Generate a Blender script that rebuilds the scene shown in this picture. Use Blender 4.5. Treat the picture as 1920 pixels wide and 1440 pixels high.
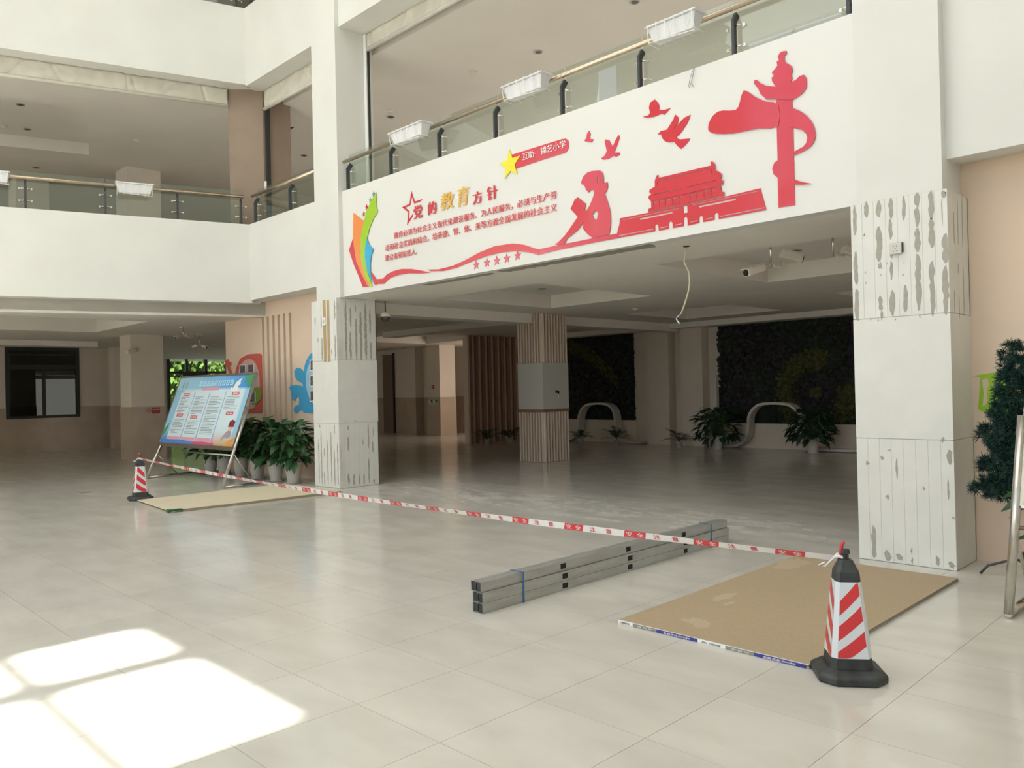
import bpy, math, random
import numpy as np
from mathutils import Vector, Matrix
from mathutils.geometry import tessellate_polygon

for o in list(bpy.data.objects):
    bpy.data.objects.remove(o)
SC = bpy.context.scene
COL = SC.collection
RND = random.Random(7)

# ------------------------------------------------------------------ camera
CAMP = np.array([3.17630475, -2.07797210, 1.45544196])
YAW, PITCH, ROLL, FPX = -0.790885594, 0.0057711, -0.0234621, 1490.689
cy, sy, cp, sp, cr, sr = math.cos(YAW), math.sin(YAW), math.cos(PITCH), math.sin(PITCH), math.cos(ROLL), math.sin(ROLL)
_f = np.array([sy * cp, cy * cp, sp]); _r = np.array([cy, -sy, 0.0]); _u = np.cross(_r, _f)
CR, CU, CF = _r * cr + _u * sr, -_r * sr + _u * cr, _f
cam = bpy.data.cameras.new('camera')
cam.sensor_fit = 'HORIZONTAL'; cam.sensor_width = 36.0
cam.lens = 36.0 * FPX / 1920.0
cam.clip_start = 0.05; cam.clip_end = 300
camo = bpy.data.objects.new('camera', cam); COL.objects.link(camo)
camo.matrix_world = Matrix(((CR[0], CU[0], -CF[0], CAMP[0]), (CR[1], CU[1], -CF[1], CAMP[1]), (CR[2], CU[2], -CF[2], CAMP[2]), (0, 0, 0, 1)))
SC.camera = camo

# ------------------------------------------------------------------ exposure, world, sun, daylight, added fill
SC.view_settings.view_transform = 'Standard'
SC.view_settings.look = 'None'
SC.view_settings.exposure = -0.15
SC.view_settings.gamma = 1.0
SC.view_settings.use_curve_mapping = False
SC.cycles.max_bounces = 12
SC.cycles.diffuse_bounces = 6
SC.cycles.glossy_bounces = 4
SC.cycles.sample_clamp_indirect = 6.0
W = bpy.data.worlds.new('world'); SC.world = W; W.use_nodes = True
wn = W.node_tree.nodes; wl = W.node_tree.links; wn.clear()
wo = wn.new('ShaderNodeOutputWorld'); wb = wn.new('ShaderNodeBackground')
wt = wn.new('ShaderNodeTexCoord'); ws = wn.new('ShaderNodeSeparateXYZ'); wr = wn.new('ShaderNodeValToRGB')
wl.new(wt.outputs['Generated'], ws.inputs[0]); wl.new(ws.outputs['Z'], wr.inputs[0])
wr.color_ramp.elements[0].position = 0.0; wr.color_ramp.elements[0].color = (0.55, 0.56, 0.52, 1)
wr.color_ramp.elements[1].position = 0.6; wr.color_ramp.elements[1].color = (0.55, 0.72, 1.0, 1)
e = wr.color_ramp.elements.new(0.12); e.color = (0.9, 0.95, 1.0, 1)
wl.new(wr.outputs[0], wb.inputs[0]); wb.inputs[1].default_value = 1.8
wl.new(wb.outputs[0], wo.inputs[0])

SUN_TO = Vector((0.22, -0.36, 1.0)).normalized()     # direction towards the sun
sun = bpy.data.lights.new('sun', 'SUN'); sun.energy = 30.0; sun.angle = math.radians(0.8); sun.color = (1.0, 0.965, 0.89)
suno = bpy.data.objects.new('sun', sun); COL.objects.link(suno)
suno.rotation_euler = SUN_TO.to_track_quat('Z', 'Y').to_euler()

def area(name, loc, rot, sx, sy_, energy, color):
    l = bpy.data.lights.new(name, 'AREA'); l.shape = 'RECTANGLE'; l.size = sx; l.size_y = sy_; l.energy = energy; l.color = color
    o = bpy.data.objects.new(name, l); COL.objects.link(o); o.location = loc; o.rotation_euler = rot
    return o
area('skylight_daylight', (-2.7, -3.7, 11.6), (0, 0, 0), 12.6, 13.6, 760, (0.985, 0.99, 0.965))
area('glazed_front_daylight', (-1.5, -12.0, 4.2), (math.radians(90), 0, 0), 14, 5.0, 340, (0.985, 0.985, 0.96))
# daylight of the window hidden behind the slatted screen
area('corridor_window_daylight', (-12.75, 15.0, 1.7), (0, math.radians(90), 0), 2.2, 1.1, 55, (1.0, 0.84, 0.72))

area('upper_floor_fill', (-5, 14.2, 5.4), (math.radians(-90), 0, 0), 16, 1.6, 330, (1.0, 0.98, 0.94))  # added fill lamp that brightens the upper ceiling, no window behind it
area('side_gallery_fill', (-19, -9.5, 5.4), (math.radians(90), 0, 0), 8, 1.8, 110, (1.0, 0.97, 0.92))  # added fill for the upper side gallery, out of view
area('side_hall_fill', (-17.5, -10.5, 1.7), (math.radians(90), 0, 0), 8, 2.0, 150, (1.0, 0.93, 0.82))  # unseen lamp added to lift the side hall
area('hall_fill', (7.5, 9.8, 1.6), (0, math.radians(90), 0), 2.2, 7.5, 75, (1.0, 0.93, 0.86))  # added lamp in front of a solid wall, brightens the hall

# ------------------------------------------------------------------ unprojection onto real planes
def ray(x, y):
    return CR * ((x - 960) / FPX) + CU * ((720 - y) / FPX) + CF
def onY(x, y, Y):
    d = ray(x, y); return CAMP + d * ((Y - CAMP[1]) / d[1])
def onX(x, y, X):
    d = ray(x, y); return CAMP + d * ((X - CAMP[0]) / d[0])
def onZ(x, y, z=0.0):
    d = ray(x, y); return CAMP + d * ((z - CAMP[2]) / d[2])
def project(P):
    c = np.array(P, float) - CAMP; z = c @ CF
    return 960 + FPX * (c @ CR) / z, 720 - FPX * (c @ CU) / z, z

# ------------------------------------------------------------------ materials
MATS = {}
def mat(name, col, rough=0.6, metal=0.0, noise=0.0, scale=6.0, col2=None, coat=0.0, bump=0.0, bscale=60.0, spec=0.5, objrand=0.0, stretch=None, trans=False):
    if name in MATS: return MATS[name]
    m = bpy.data.materials.new(name); m.use_nodes = True
    nt = m.node_tree; b = nt.nodes['Principled BSDF']; L = nt.links
    b.inputs['Base Color'].default_value = (*col, 1)
    b.inputs['Roughness'].default_value = rough
    b.inputs['Metallic'].default_value = metal
    b.inputs['Specular IOR Level'].default_value = spec
    if coat: b.inputs['Coat Weight'].default_value = coat; b.inputs['Coat Roughness'].default_value = 0.06
    src = None
    if noise or col2 or bump:
        tc = nt.nodes.new('ShaderNodeTexCoord'); mp = nt.nodes.new('ShaderNodeMapping')
        gm = nt.nodes.new('ShaderNodeNewGeometry')
        L.new(gm.outputs['Position'], mp.inputs[0])
        if stretch: mp.inputs['Scale'].default_value = stretch
    if noise or col2:
        n = nt.nodes.new('ShaderNodeTexNoise'); n.inputs['Scale'].default_value = scale; n.inputs['Detail'].default_value = 5
        L.new(mp.outputs[0], n.inputs['Vector'])
        mix = nt.nodes.new('ShaderNodeMix'); mix.data_type = 'RGBA'
        c2 = col2 if col2 else tuple(max(0, c * (1 - noise)) for c in col)
        mix.inputs[6].default_value = (*col, 1); mix.inputs[7].default_value = (*c2, 1)
        mr = nt.nodes.new('ShaderNodeMapRange'); mr.inputs[1].default_value = 0.35; mr.inputs[2].default_value = 0.65
        L.new(n.outputs[0], mr.inputs[0]); L.new(mr.outputs[0], mix.inputs[0])
        src = mix.outputs[2]
    if objrand:
        oi = nt.nodes.new('ShaderNodeObjectInfo'); hs = nt.nodes.new('ShaderNodeHueSaturation')
        mr2 = nt.nodes.new('ShaderNodeMapRange'); mr2.inputs[3].default_value = 1 - objrand; mr2.inputs[4].default_value = 1 + objrand
        L.new(oi.outputs['Random'], mr2.inputs[0]); L.new(mr2.outputs[0], hs.inputs['Value'])
        if src: L.new(src, hs.inputs['Color'])
        else: hs.inputs['Color'].default_value = (*col, 1)
        src = hs.outputs[0]
    if src: L.new(src, b.inputs['Base Color'])
    if bump:
        n2 = nt.nodes.new('ShaderNodeTexNoise'); n2.inputs['Scale'].default_value = bscale
        bp = nt.nodes.new('ShaderNodeBump'); bp.inputs['Strength'].default_value = bump; bp.inputs['Distance'].default_value = 0.01
        L.new(mp.outputs[0], n2.inputs['Vector']); L.new(n2.outputs[0], bp.inputs['Height']); L.new(bp.outputs[0], b.inputs['Normal'])
    MATS[name] = m
    return m

def glass_mat(name, tint, refl=0.12, rough=0.0):
    m = bpy.data.materials.new(name); m.use_nodes = True
    nt = m.node_tree; nt.nodes.clear(); L = nt.links
    out = nt.nodes.new('ShaderNodeOutputMaterial'); mx = nt.nodes.new('ShaderNodeMixShader')
    t = nt.nodes.new('ShaderNodeBsdfTransparent'); t.inputs[0].default_value = (*tint, 1)
    g = nt.nodes.new('ShaderNodeBsdfGlossy'); g.inputs['Roughness'].default_value = rough; g.inputs[0].default_value = (0.9, 0.95, 0.93, 1)
    fr = nt.nodes.new('ShaderNodeLayerWeight'); fr.inputs[0].default_value = 0.5
    pw = nt.nodes.new('ShaderNodeMath'); pw.operation = 'POWER'; pw.inputs[1].default_value = 4.0; L.new(fr.outputs['Facing'], pw.inputs[0])
    ad = nt.nodes.new('ShaderNodeMath'); ad.operation = 'ADD'; ad.inputs[1].default_value = refl; ad.use_clamp = True
    L.new(pw.outputs[0], ad.inputs[0]); L.new(ad.outputs[0], mx.inputs[0]); L.new(t.outputs[0], mx.inputs[1]); L.new(g.outputs[0], mx.inputs[2])
    L.new(mx.outputs[0], out.inputs[0]); MATS[name] = m
    return m

WHITE = mat('white_wall_paint', (0.72, 0.72, 0.68), 0.7, noise=0.05, scale=1.3)
MURALW = mat('mural_panel_white', (0.74, 0.735, 0.70), 0.45, noise=0.03, scale=0.8)
CEIL = mat('ceiling_paint', (0.76, 0.725, 0.665), 0.85, noise=0.06, scale=0.8)
PEACH = mat('peach_wall_paint', (0.75, 0.595, 0.46), 0.75, noise=0.05, scale=1.5)
SLOTB = mat('wall_slot_brown', (0.42, 0.33, 0.24), 0.8)
TILE = mat('beige_floor_tile', (0.66, 0.635, 0.57), 0.16, col2=(0.585, 0.56, 0.50), scale=1.6, coat=0.0, objrand=0.022, stretch=(1, 2.2, 1), spec=0.5)
def add_dust(m):
    nt = m.node_tree; L = nt.links; b = nt.nodes['Principled BSDF']; N = nt.nodes.new
    g = N('ShaderNodeNewGeometry'); sp_ = N('ShaderNodeSeparateXYZ'); L.new(g.outputs['Position'], sp_.inputs[0])
    def band(out, c, hw, soft):
        a = N('ShaderNodeMath'); a.operation = 'SUBTRACT'; a.inputs[1].default_value = c; L.new(out, a.inputs[0])
        d = N('ShaderNodeMath'); d.operation = 'ABSOLUTE'; L.new(a.outputs[0], d.inputs[0])
        r = N('ShaderNodeMapRange'); r.inputs[1].default_value = hw - soft; r.inputs[2].default_value = hw + soft; r.inputs[3].default_value = 1; r.inputs[4].default_value = 0; L.new(d.outputs[0], r.inputs[0]); return r.outputs[0]
    bx_, by_ = band(sp_.outputs[0], -3.4, 3.6, 1.0), band(sp_.outputs[1], 5.3, .75, .5)
    mp_ = N('ShaderNodeMapping'); mp_.inputs['Scale'].default_value = (1.2, 3.2, 1); L.new(g.outputs['Position'], mp_.inputs[0])
    n = N('ShaderNodeTexNoise'); n.inputs['Scale'].default_value = 1.5; n.inputs['Detail'].default_value = 8; n.inputs['Roughness'].default_value = .65; L.new(mp_.outputs[0], n.inputs['Vector'])
    r = N('ShaderNodeMapRange'); r.inputs[1].default_value = .36; r.inputs[2].default_value = .62; L.new(n.outputs[0], r.inputs[0])
    m1 = N('ShaderNodeMath'); m1.operation = 'MULTIPLY'; L.new(bx_, m1.inputs[0]); L.new(by_, m1.inputs[1])
    m2 = N('ShaderNodeMath'); m2.operation = 'MULTIPLY'; L.new(m1.outputs[0], m2.inputs[0]); L.new(r.outputs[0], m2.inputs[1])
    m3 = N('ShaderNodeMath'); m3.operation = 'MULTIPLY'; m3.inputs[1].default_value = .42; L.new(m2.outputs[0], m3.inputs[0])
    mx = N('ShaderNodeMix'); mx.data_type = 'RGBA'; mx.inputs[7].default_value = (.74, .75, .72, 1)
    src = b.inputs['Base Color'].links[0].from_socket; L.new(src, mx.inputs[6]); L.new(m3.outputs[0], mx.inputs[0]); L.new(mx.outputs[2], b.inputs['Base Color'])
    rr = N('ShaderNodeMapRange'); rr.inputs[3].default_value = .16; rr.inputs[4].default_value = .6; L.new(m3.outputs[0], rr.inputs[0]); L.new(rr.outputs[0], b.inputs['Roughness'])
add_dust(TILE)
GROUT = mat('floor_grout', (0.36, 0.33, 0.28), 0.9)
CASING = mat('column_casing_white', (0.74, 0.74, 0.695), 0.6, noise=0.05, scale=5)
SEAM = mat('casing_seam_grey', (0.60, 0.60, 0.56), 0.9)
BARE = mat('bare_putty_grey', (0.405, 0.39, 0.335), 0.9, noise=0.1, scale=30)
TIMBER = mat('exposed_timber_ochre', (0.50, 0.37, 0.20), 0.8, noise=0.2, scale=20, stretch=(4, 4, 0.4))
WAINS = mat('brown_wall_tile', (0.46, 0.37, 0.285), 0.18, noise=0.12, scale=2.0)
INWALL = mat('interior_wall_paint', (0.68, 0.61, 0.52), 0.8, noise=0.05, scale=1.5)
RED = mat('red_acrylic', (0.62, 0.035, 0.055), 0.12, coat=0.5)
PINK = mat('pink_acrylic_edge', (0.9, 0.45, 0.42), 0.3)
GOLD = mat('gold_acrylic', (0.74, 0.42, 0.06), 0.2, coat=0.5)
YEL = mat('yellow_acrylic', (0.80, 0.72, 0.02), 0.2, coat=0.5)
GRN = mat('green_acrylic', (0.36, 0.60, 0.03), 0.2, coat=0.5)
ORG = mat('orange_acrylic', (0.85, 0.27, 0.07), 0.2, coat=0.5)
BLU = mat('blue_acrylic', (0.02, 0.42, 0.70), 0.2, coat=0.5)
DBLU = mat('grey_blue_acrylic', (0.12, 0.25, 0.34), 0.3)
WHT = mat('plain_white', (0.82, 0.82, 0.80), 0.5)
STEEL = mat('brushed_stainless_steel', (0.60, 0.575, 0.53), 0.25, metal=1.0, noise=0.12, scale=20)
CHROME = mat('polished_steel', (0.75, 0.72, 0.68), 0.12, metal=1.0)
RAILW = mat('handrail_tube', (0.62, 0.50, 0.38), 0.25, metal=0.9)
POSTG = mat('charcoal_post_paint', (0.045, 0.05, 0.055), 0.45)
GALV = mat('galvanised_stud_metal', (0.47, 0.475, 0.45), 0.40, metal=0.45, noise=0.16, scale=9, stretch=(3, 0.5, 3))
BLACK = mat('black_void', (0.012, 0.013, 0.013), 0.8)
RUB = mat('black_rubber', (0.022, 0.024, 0.025), 0.5, noise=0.4, scale=14, col2=(0.05, 0.055, 0.055))
CONER = mat('reflective_red', (0.62, 0.03, 0.035), 0.35, coat=0.3)
CONEW = mat('reflective_white', (0.66, 0.70, 0.73), 0.4, bump=0.2, bscale=400)
STRAP = mat('blue_strap', (0.03, 0.14, 0.38), 0.5)
BOARDT = mat('tan_gypsum_paper', (0.435, 0.335, 0.215), 0.85, noise=0.07, scale=60)
SCUFF = mat('pale_scuff', (0.475, 0.38, 0.26), 0.9)
BOARDW = mat('cream_gypsum_paper', (0.70, 0.62, 0.455), 0.8, noise=0.04, scale=8)
BEDGE = mat('gypsum_edge', (0.36, 0.33, 0.27), 0.9)
EBLUE = mat('edge_tape_blue', (0.035, 0.04, 0.27), 0.5)
EGREY = mat('edge_tape_grey', (0.27, 0.26, 0.235), 0.6)
EGRN = mat('edge_tape_green', (0.03, 0.13, 0.06), 0.6)
TAPEW = mat('barrier_tape_white', (0.78, 0.76, 0.73), 0.4)
TAPER = mat('barrier_tape_red', (0.68, 0.045, 0.06), 0.4)
WFRAME = mat('dark_window_frame', (0.022, 0.024, 0.022), 0.45)
LEAF = mat('dark_green_leaf', (0.026, 0.085, 0.026), 0.42, objrand=0.45)
LEAF2 = mat('deep_green_leaf', (0.014, 0.045, 0.022), 0.5, objrand=0.3)
NEEDLE = mat('blue_green_needles', (0.012, 0.062, 0.045), 0.6, noise=0.5, scale=18)
GWALL = mat('green_wall_foliage', (0.012, 0.028, 0.014), 0.7, col2=(0.022, 0.016, 0.022), scale=1.3)
GLIME = mat('lime_wall_foliage', (0.062, 0.070, 0.013), 0.7, noise=0.3, scale=12)
STEM = mat('brown_stem', (0.06, 0.045, 0.03), 0.8)
POTW = mat('white_pot', (0.60, 0.58, 0.53), 0.4, noise=0.05, scale=8)
SOIL = mat('potting_soil', (0.03, 0.022, 0.016), 0.95)
WOODL = mat('light_wood_batten', (0.66, 0.47, 0.35), 0.6, noise=0.15, scale=12, stretch=(3, 3, 0.3))
WOODP = mat('pale_wood_batten', (0.74, 0.63, 0.52), 0.6, noise=0.1, scale=12, stretch=(3, 3, 0.3))
WOODD = mat('brown_wood_backing', (0.25, 0.135, 0.08), 0.7, noise=0.15, scale=9)
CANVAS = mat('grey_canvas', (0.66, 0.63, 0.54), 0.85, noise=0.12, scale=5)
BROWNP = mat('brown_panel', (0.30, 0.225, 0.165), 0.6, noise=0.12, scale=2.5)
PLAST = mat('white_planter_plastic', (0.74, 0.75, 0.76), 0.35)
CAMW = mat('camera_housing_white', (0.66, 0.60, 0.52), 0.4)
GREYD = mat('dark_grey_plastic', (0.06, 0.06, 0.06), 0.5)
CEILG = mat('soffit_damage_grey', (0.34, 0.31, 0.26), 0.9, noise=0.25, scale=16)
CABLE = mat('cream_cable', (0.62, 0.57, 0.40), 0.6)
LIMES = mat('lime_sticker', (0.32, 0.55, 0.02), 0.6)
BLUEP = mat('blue_photo_board', (0.06, 0.36, 0.62), 0.35)
BLUEL = mat('pale_blue_print', (0.36, 0.58, 0.70), 0.4)
REDP = mat('red_photo_board', (0.60, 0.11, 0.085), 0.4)
PINKL = mat('pale_pink_print', (0.60, 0.40, 0.36), 0.45)
PHOTO = mat('photo_print', (0.20, 0.18, 0.19), 0.3, col2=(0.05, 0.045, 0.055), scale=22)
GLASS = glass_mat('railing_glass', (0.86, 0.905, 0.875), 0.07)
WGLASS = glass_mat('window_glass', (0.75, 0.8, 0.78), 0.05)
DGLASS = glass_mat('dark_window_glass', (0.55, 0.59, 0.57), 0.06)

# ------------------------------------------------------------------ mesh building
class MB:
    def __init__(s): s.v = []; s.f = []; s.m = []
    def add(s, vs, fs, mi=0):
        n = len(s.v); s.v += [tuple(map(float, p)) for p in vs]; s.f += [tuple(i + n for i in f) for f in fs]; s.m += [mi] * len(fs); return s
    def box(s, x0, x1, y0, y1, z0, z1, mi=0):
        if x0 > x1: x0, x1 = x1, x0
        if y0 > y1: y0, y1 = y1, y0
        if z0 > z1: z0, z1 = z1, z0
        return s.hexa([(x0, y0, z0), (x1, y0, z0), (x1, y1, z0), (x0, y1, z0)], [(x0, y0, z1), (x1, y0, z1), (x1, y1, z1), (x0, y1, z1)], mi)
    def hexa(s, b, t, mi=0):
        n = len(b)
        fs = [tuple(range(n - 1, -1, -1)), tuple(range(n, 2 * n))]
        for i in range(n): j = (i + 1) % n; fs.append((i, j, n + j, n + i))
        return s.add(list(b) + list(t), fs, mi)
    def quad(s, a, b, c, d, mi=0): return s.add([a, b, c, d], [(0, 1, 2, 3)], mi)
    def obox(s, c, ax, ay, az, mi=0):
        c, ax, ay, az = (Vector(q) for q in (c, ax, ay, az))
        b = [c - ax - ay - az, c + ax - ay - az, c + ax + ay - az, c - ax + ay - az]; t = [p + az * 2 for p in b]
        return s.hexa(b, t, mi)
    def bar(s, p, q, w, h, mi=0, up=(0, 0, 1)):
        p, q = Vector(p), Vector(q); d = q - p; u = Vector(up)
        sd = d.cross(u)
        if sd.length < 1e-6: sd = d.cross(Vector((1, 0, 0)))
        sd.normalize(); u2 = sd.cross(d).normalized()
        return s.obox((p + q) / 2, sd * w / 2, u2 * h / 2, d / 2, mi)
    def tube(s, path, r, n=10, mi=0, cap=True):
        P = [Vector(p) for p in path]; rs = r if isinstance(r, (list, tuple)) else [r] * len(P)
        vs = []; fs = []
        t0 = (P[1] - P[0]).normalized(); a = t0.orthogonal().normalized()
        for i, p in enumerate(P):
            t = ((P[min(i + 1, len(P) - 1)] - P[max(i - 1, 0)])).normalized()
            a = (a - t * a.dot(t)).normalized(); b = t.cross(a)
            for k in range(n):
                w = 2 * math.pi * k / n; vs.append(p + (a * math.cos(w) + b * math.sin(w)) * rs[i])
        for i in range(len(P) - 1):
            for k in range(n):
                k2 = (k + 1) % n; fs.append((i * n + k, i * n + k2, (i + 1) * n + k2, (i + 1) * n + k))
        if cap: fs.append(tuple(range(n - 1, -1, -1))); fs.append(tuple(range((len(P) - 1) * n, len(P) * n)))
        return s.add(vs, fs, mi)
    def lathe(s, prof, n=24, c=(0, 0, 0), mi=0):
        vs = []; fs = []
        for r, z in prof:
            for k in range(n):
                w = 2 * math.pi * k / n; vs.append((c[0] + r * math.cos(w), c[1] + r * math.sin(w), c[2] + z))
        for i in range(len(prof) - 1):
            for k in range(n):
                k2 = (k + 1) % n; fs.append((i * n + k, i * n + k2, (i + 1) * n + k2, (i + 1) * n + k))
        fs.append(tuple(range(n - 1, -1, -1))); fs.append(tuple(range((len(prof) - 1) * n, len(prof) * n)))
        return s.add(vs, fs, mi)
    def cut(s, outer, holes, fn, depth, mi=0):
        """polygon with holes (2D), fn maps (a,b,d) to 3D, d runs 0..depth"""
        loops = [outer] + list(holes)
        flat = [p for lp in loops for p in lp]
        tris = tessellate_polygon([[Vector((p[0], p[1], 0)) for p in lp] for lp in loops])
        N = len(flat)
        vs = [fn(p[0], p[1], 0) for p in flat] + [fn(p[0], p[1], depth) for p in flat]
        fs = [tuple(t) for t in tris] + [tuple(N + i for i in reversed(t)) for t in tris]
        o = 0
        for lp in loops:
            n = len(lp)
            for i in range(n): j = (i + 1) % n; fs.append((o + i, o + j, N + o + j, N + o + i))
            o += n
        return s.add(vs, fs, mi)
    def mesh(s, name, mats, smooth=False):
        me = bpy.data.meshes.new(name); me.from_pydata(s.v, [], s.f)
        for m in (mats if isinstance(mats, (list, tuple)) else [mats]): me.materials.append(m)
        if len(set(s.m)) > 1: me.polygons.foreach_set('material_index', s.m)
        import bmesh
        bm = bmesh.new(); bm.from_mesh(me); bmesh.ops.recalc_face_normals(bm, faces=bm.faces)
        if smooth:
            for f in bm.faces: f.smooth = len(f.verts) <= 4
        bm.to_mesh(me); bm.free()
        return me
    def obj(s, name, mats, parent=None, smooth=False, **kw):
        return link(name, s.mesh(name, mats, smooth), parent, **kw)

def link(name, me, parent=None, loc=None, kind=None, label=None, cat=None, group=None):
    o = bpy.data.objects.new(name, me); COL.objects.link(o)
    if parent is not None: o.parent = parent
    if loc is not None: o.location = loc
    if kind: o['kind'] = kind
    if label: o['label'] = label
    if cat: o['category'] = cat
    if group: o['group'] = group
    return o
def thing(name, label, cat, loc=(0, 0, 0), group=None, kind=None):
    o = link(name, None, None, loc, kind, label, cat, group); o.empty_display_size = 0.1
    return o
def bx(*a): return MB().box(*a)
def struct(name, mb, m, parent=None, **kw): return mb.obj(name, m, parent, kind=None if parent else 'structure', **kw)
def bevel(o, w=0.01, seg=2):
    b = o.modifiers.new('bevel', 'BEVEL'); b.width = w; b.segments = seg; b.limit_method = 'ANGLE'
    return o

# rectangles minus rectangular holes, as a slab
def slab_holes(x0, x1, y0, y1, z0, z1, holes):
    xs = sorted({x0, x1, *[h[0] for h in holes], *[h[1] for h in holes]}); ys = sorted({y0, y1, *[h[2] for h in holes], *[h[3] for h in holes]})
    mb = MB()
    for i in range(len(xs) - 1):
        run = None
        for j in range(len(ys) - 1):
            cx, cyy = (xs[i] + xs[i + 1]) / 2, (ys[j] + ys[j + 1]) / 2
            inside = any(h[0] < cx < h[1] and h[2] < cyy < h[3] for h in holes)
            if not inside:
                if run is None: run = [ys[j], ys[j + 1]]
                else: run[1] = ys[j + 1]
            if inside or j == len(ys) - 2:
                if run: mb.box(xs[i], xs[i + 1], run[0], run[1], z0, z1); run = None
    return mb

# ------------------------------------------------------------------ angled fascia frame
AO = np.array([-10.05, 4.55]); AD = np.array([-11.13, 1.0]) - AO; AD = AD / np.linalg.norm(AD); AN = np.array([-AD[1], AD[0]])
if AN @ (CAMP[:2] - AO) > 0: AN = -AN          # AN points away from the atrium
def ang(s_, off, z):
    p = AO + AD * s_ + AN * off; return (p[0], p[1], z)
def angbox(mb, s0, s1, o0, o1, z0, z1, mi=0):
    b = [ang(s0, o0, z0), ang(s1, o0, z0), ang(s1, o1, z0), ang(s0, o1, z0)]; t = [(p[0], p[1], z1) for p in b]
    return mb.hexa(b, t, mi)

# ================================================================== FLOOR
fl = struct('floor', bx(-30, 8.2, -11.2, 17.5, -0.30, -0.004), GROUT, label='grout bed under the beige tiled hall floor')
T = 0.6; G = 0.0012
cand = []
for i in range(-50, 14):
    for j in range(-18, 29):
        cx, cyy = (i + .5) * T, (j + .5) * T
        c = project((cx, cyy, 0))
        if c[2] > 0.6 and -150 < c[0] < 2070 and c[1] < 1560:
            q = [project((cx + a * T / 2, cyy + b * T / 2, 0)) for a, b in ((-1, -1), (1, -1), (1, 1), (-1, 1))]
            if min(p[2] for p in q) < 0.3: continue
            ar = abs(sum(q[k][0] * q[(k + 1) % 4][1] - q[(k + 1) % 4][0] * q[k][1] for k in range(4))) / 2
            cand.append((ar, i, j))
cand.sort(reverse=True)
near = {(i, j) for _, i, j in cand[:296]}
tm = bx(-T / 2 + G, T / 2 - G, -T / 2 + G, T / 2 - G, -0.006, 0).mesh('floor_tile', TILE)
for (i, j) in sorted(near): link('floor_tile', tm, fl, loc=((i + .5) * T, (j + .5) * T, 0))
rest = MB()
for i in range(-50, 14):
    for j in range(-18, 29):
        if (i, j) not in near:
            rest.box(i * T + G, (i + 1) * T - G, j * T + G, (j + 1) * T - G, -0.006, 0)
rest.obj('distant_floor_tiles', TILE, fl, kind='stuff')
bx(-10.42, -10.2, 1.8, 1.96, 0.0005, 0.003).obj('floor_drain_cover', mat('drain_grey', (0.3, 0.28, 0.25), 0.5, metal=0.4), fl)

# ================================================================== GROUND FLOOR CEILING WITH TRAYS
Z1 = 2.91
trays = [(-2.39, 6.0, 5.93, 8.70), (-6.62, -4.40, 5.93, 8.66), (-6.62, -4.37, 10.9, 13.1), (-2.39, 6.0, 10.9, 13.1), (-16.2, -13.2, 10.2, 13.4)]
struct('ceiling', slab_holes(-30, 8.2, 5.22, 17.5, Z1, 3.14, trays), CEIL, label='hall ceiling with recessed rectangular trays')
struct('ceiling', bx(-30, 8.2, 5.22, 17.5, 3.14, 3.5), CEIL, label='upper surface of the hall ceiling trays')
lo = MB().cut([(-30, -11.2), ang(16.3, .4, 0)[:2], ang(-.4, .4, 0)[:2], (-10.3, 5.22), (-30, 5.22)], [[(-15.7, -2.0), (-12.62, -2.0), (-12.62, 3.72), (-15.7, 3.72)]], lambda a, b, d: (a, b, Z1 + d), 0.29)
struct('ceiling', lo, CEIL, label='ceiling with one recessed tray behind the angled balcony front')
lo = MB().cut([(-30, -11.2), ang(16.3, .4, 0)[:2], ang(-.4, .4, 0)[:2], (-10.3, 5.22), (-30, 5.22)], [], lambda a, b, d: (a, b, 3.2 + d), 0.3)
struct('ceiling', lo, CEIL, label='upper surface of the ceiling tray behind the angled balcony front')
struct('beam', bx(-7.2, 0.56, 4.78, 5.22, Z1, 3.5), CEIL, label='plain soffit strip behind the decorated balcony front')
struct('beam', bx(-8.02, -7.6, 5.22, 14.4, 2.73, Z1 + .05), CEIL, label='shallow ceiling beam running back to the slatted column')
struct('beam', bx(-12.9, -8.04, 9.4, 9.8, 2.78, Z1 + .05), CEIL, label='shallow cross beam beyond the slatted column')
struct('beam', bx(-12.4, 5, 13.9, 14.45, 2.79, Z1 + .05), CEIL, label='pelmet beam above the planted walls')
struct('beam', bx(-19.2, -18.8, -11, 4.73, 2.78, Z1 + .05), CEIL, label='beam in front of the dark framed window')
mb = MB(); angbox(mb, -.4, 16.2, .4, .6, 2.87, 3.4)
struct('beam', mb, CEIL, label='drop beam set back under the angled balcony front')

# ================================================================== GROUND FLOOR WALLS
def dado_wall(name, x0, x1, y0, y1, label, zt=Z1):
    w = struct(name, bx(x0, x1, y0, y1, 1.235, zt), INWALL, label=label)
    e = 0.012
    bx(x0 - e, x1 + e, y0 - e, y1 + e, 0, 1.235).obj('tiled_dado', WAINS, w)
    return w
w = struct('wall_west', MB().box(-22.1, -21.8, -11.2, 3.31, 1.235, 2.91).box(-22.1, -21.8, 5.15, 6.3, 1.235, 2.91), INWALL, label='dim side wall holding the dark framed window')
MB().box(-22.1, -21.78, -11.2, 3.31, 0, 1.235).box(-22.1, -21.78, 5.15, 6.3, 0, 1.235).box(-22.1, -21.78, 3.31, 5.15, 0, 0.94).obj('tiled_dado', WAINS, w)
w1 = thing('window_1', 'dark framed sliding window in the dim side wall', None, (-21.8, 3.31, 0.94), kind='structure')
wf = MB()
for a, b, c, d in ((0, .09, 0, 1.97), (1.75, 1.84, 0, 1.97), (.09, 1.75, 0, .07), (.09, 1.75, 1.88, 1.97), (.09, 1.75, 1.36, 1.48), (.90, .97, .07, 1.36)):
    wf.box(-.06, .03, a, b, c, d)
wf.obj('window_frame', WFRAME, w1)
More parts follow.
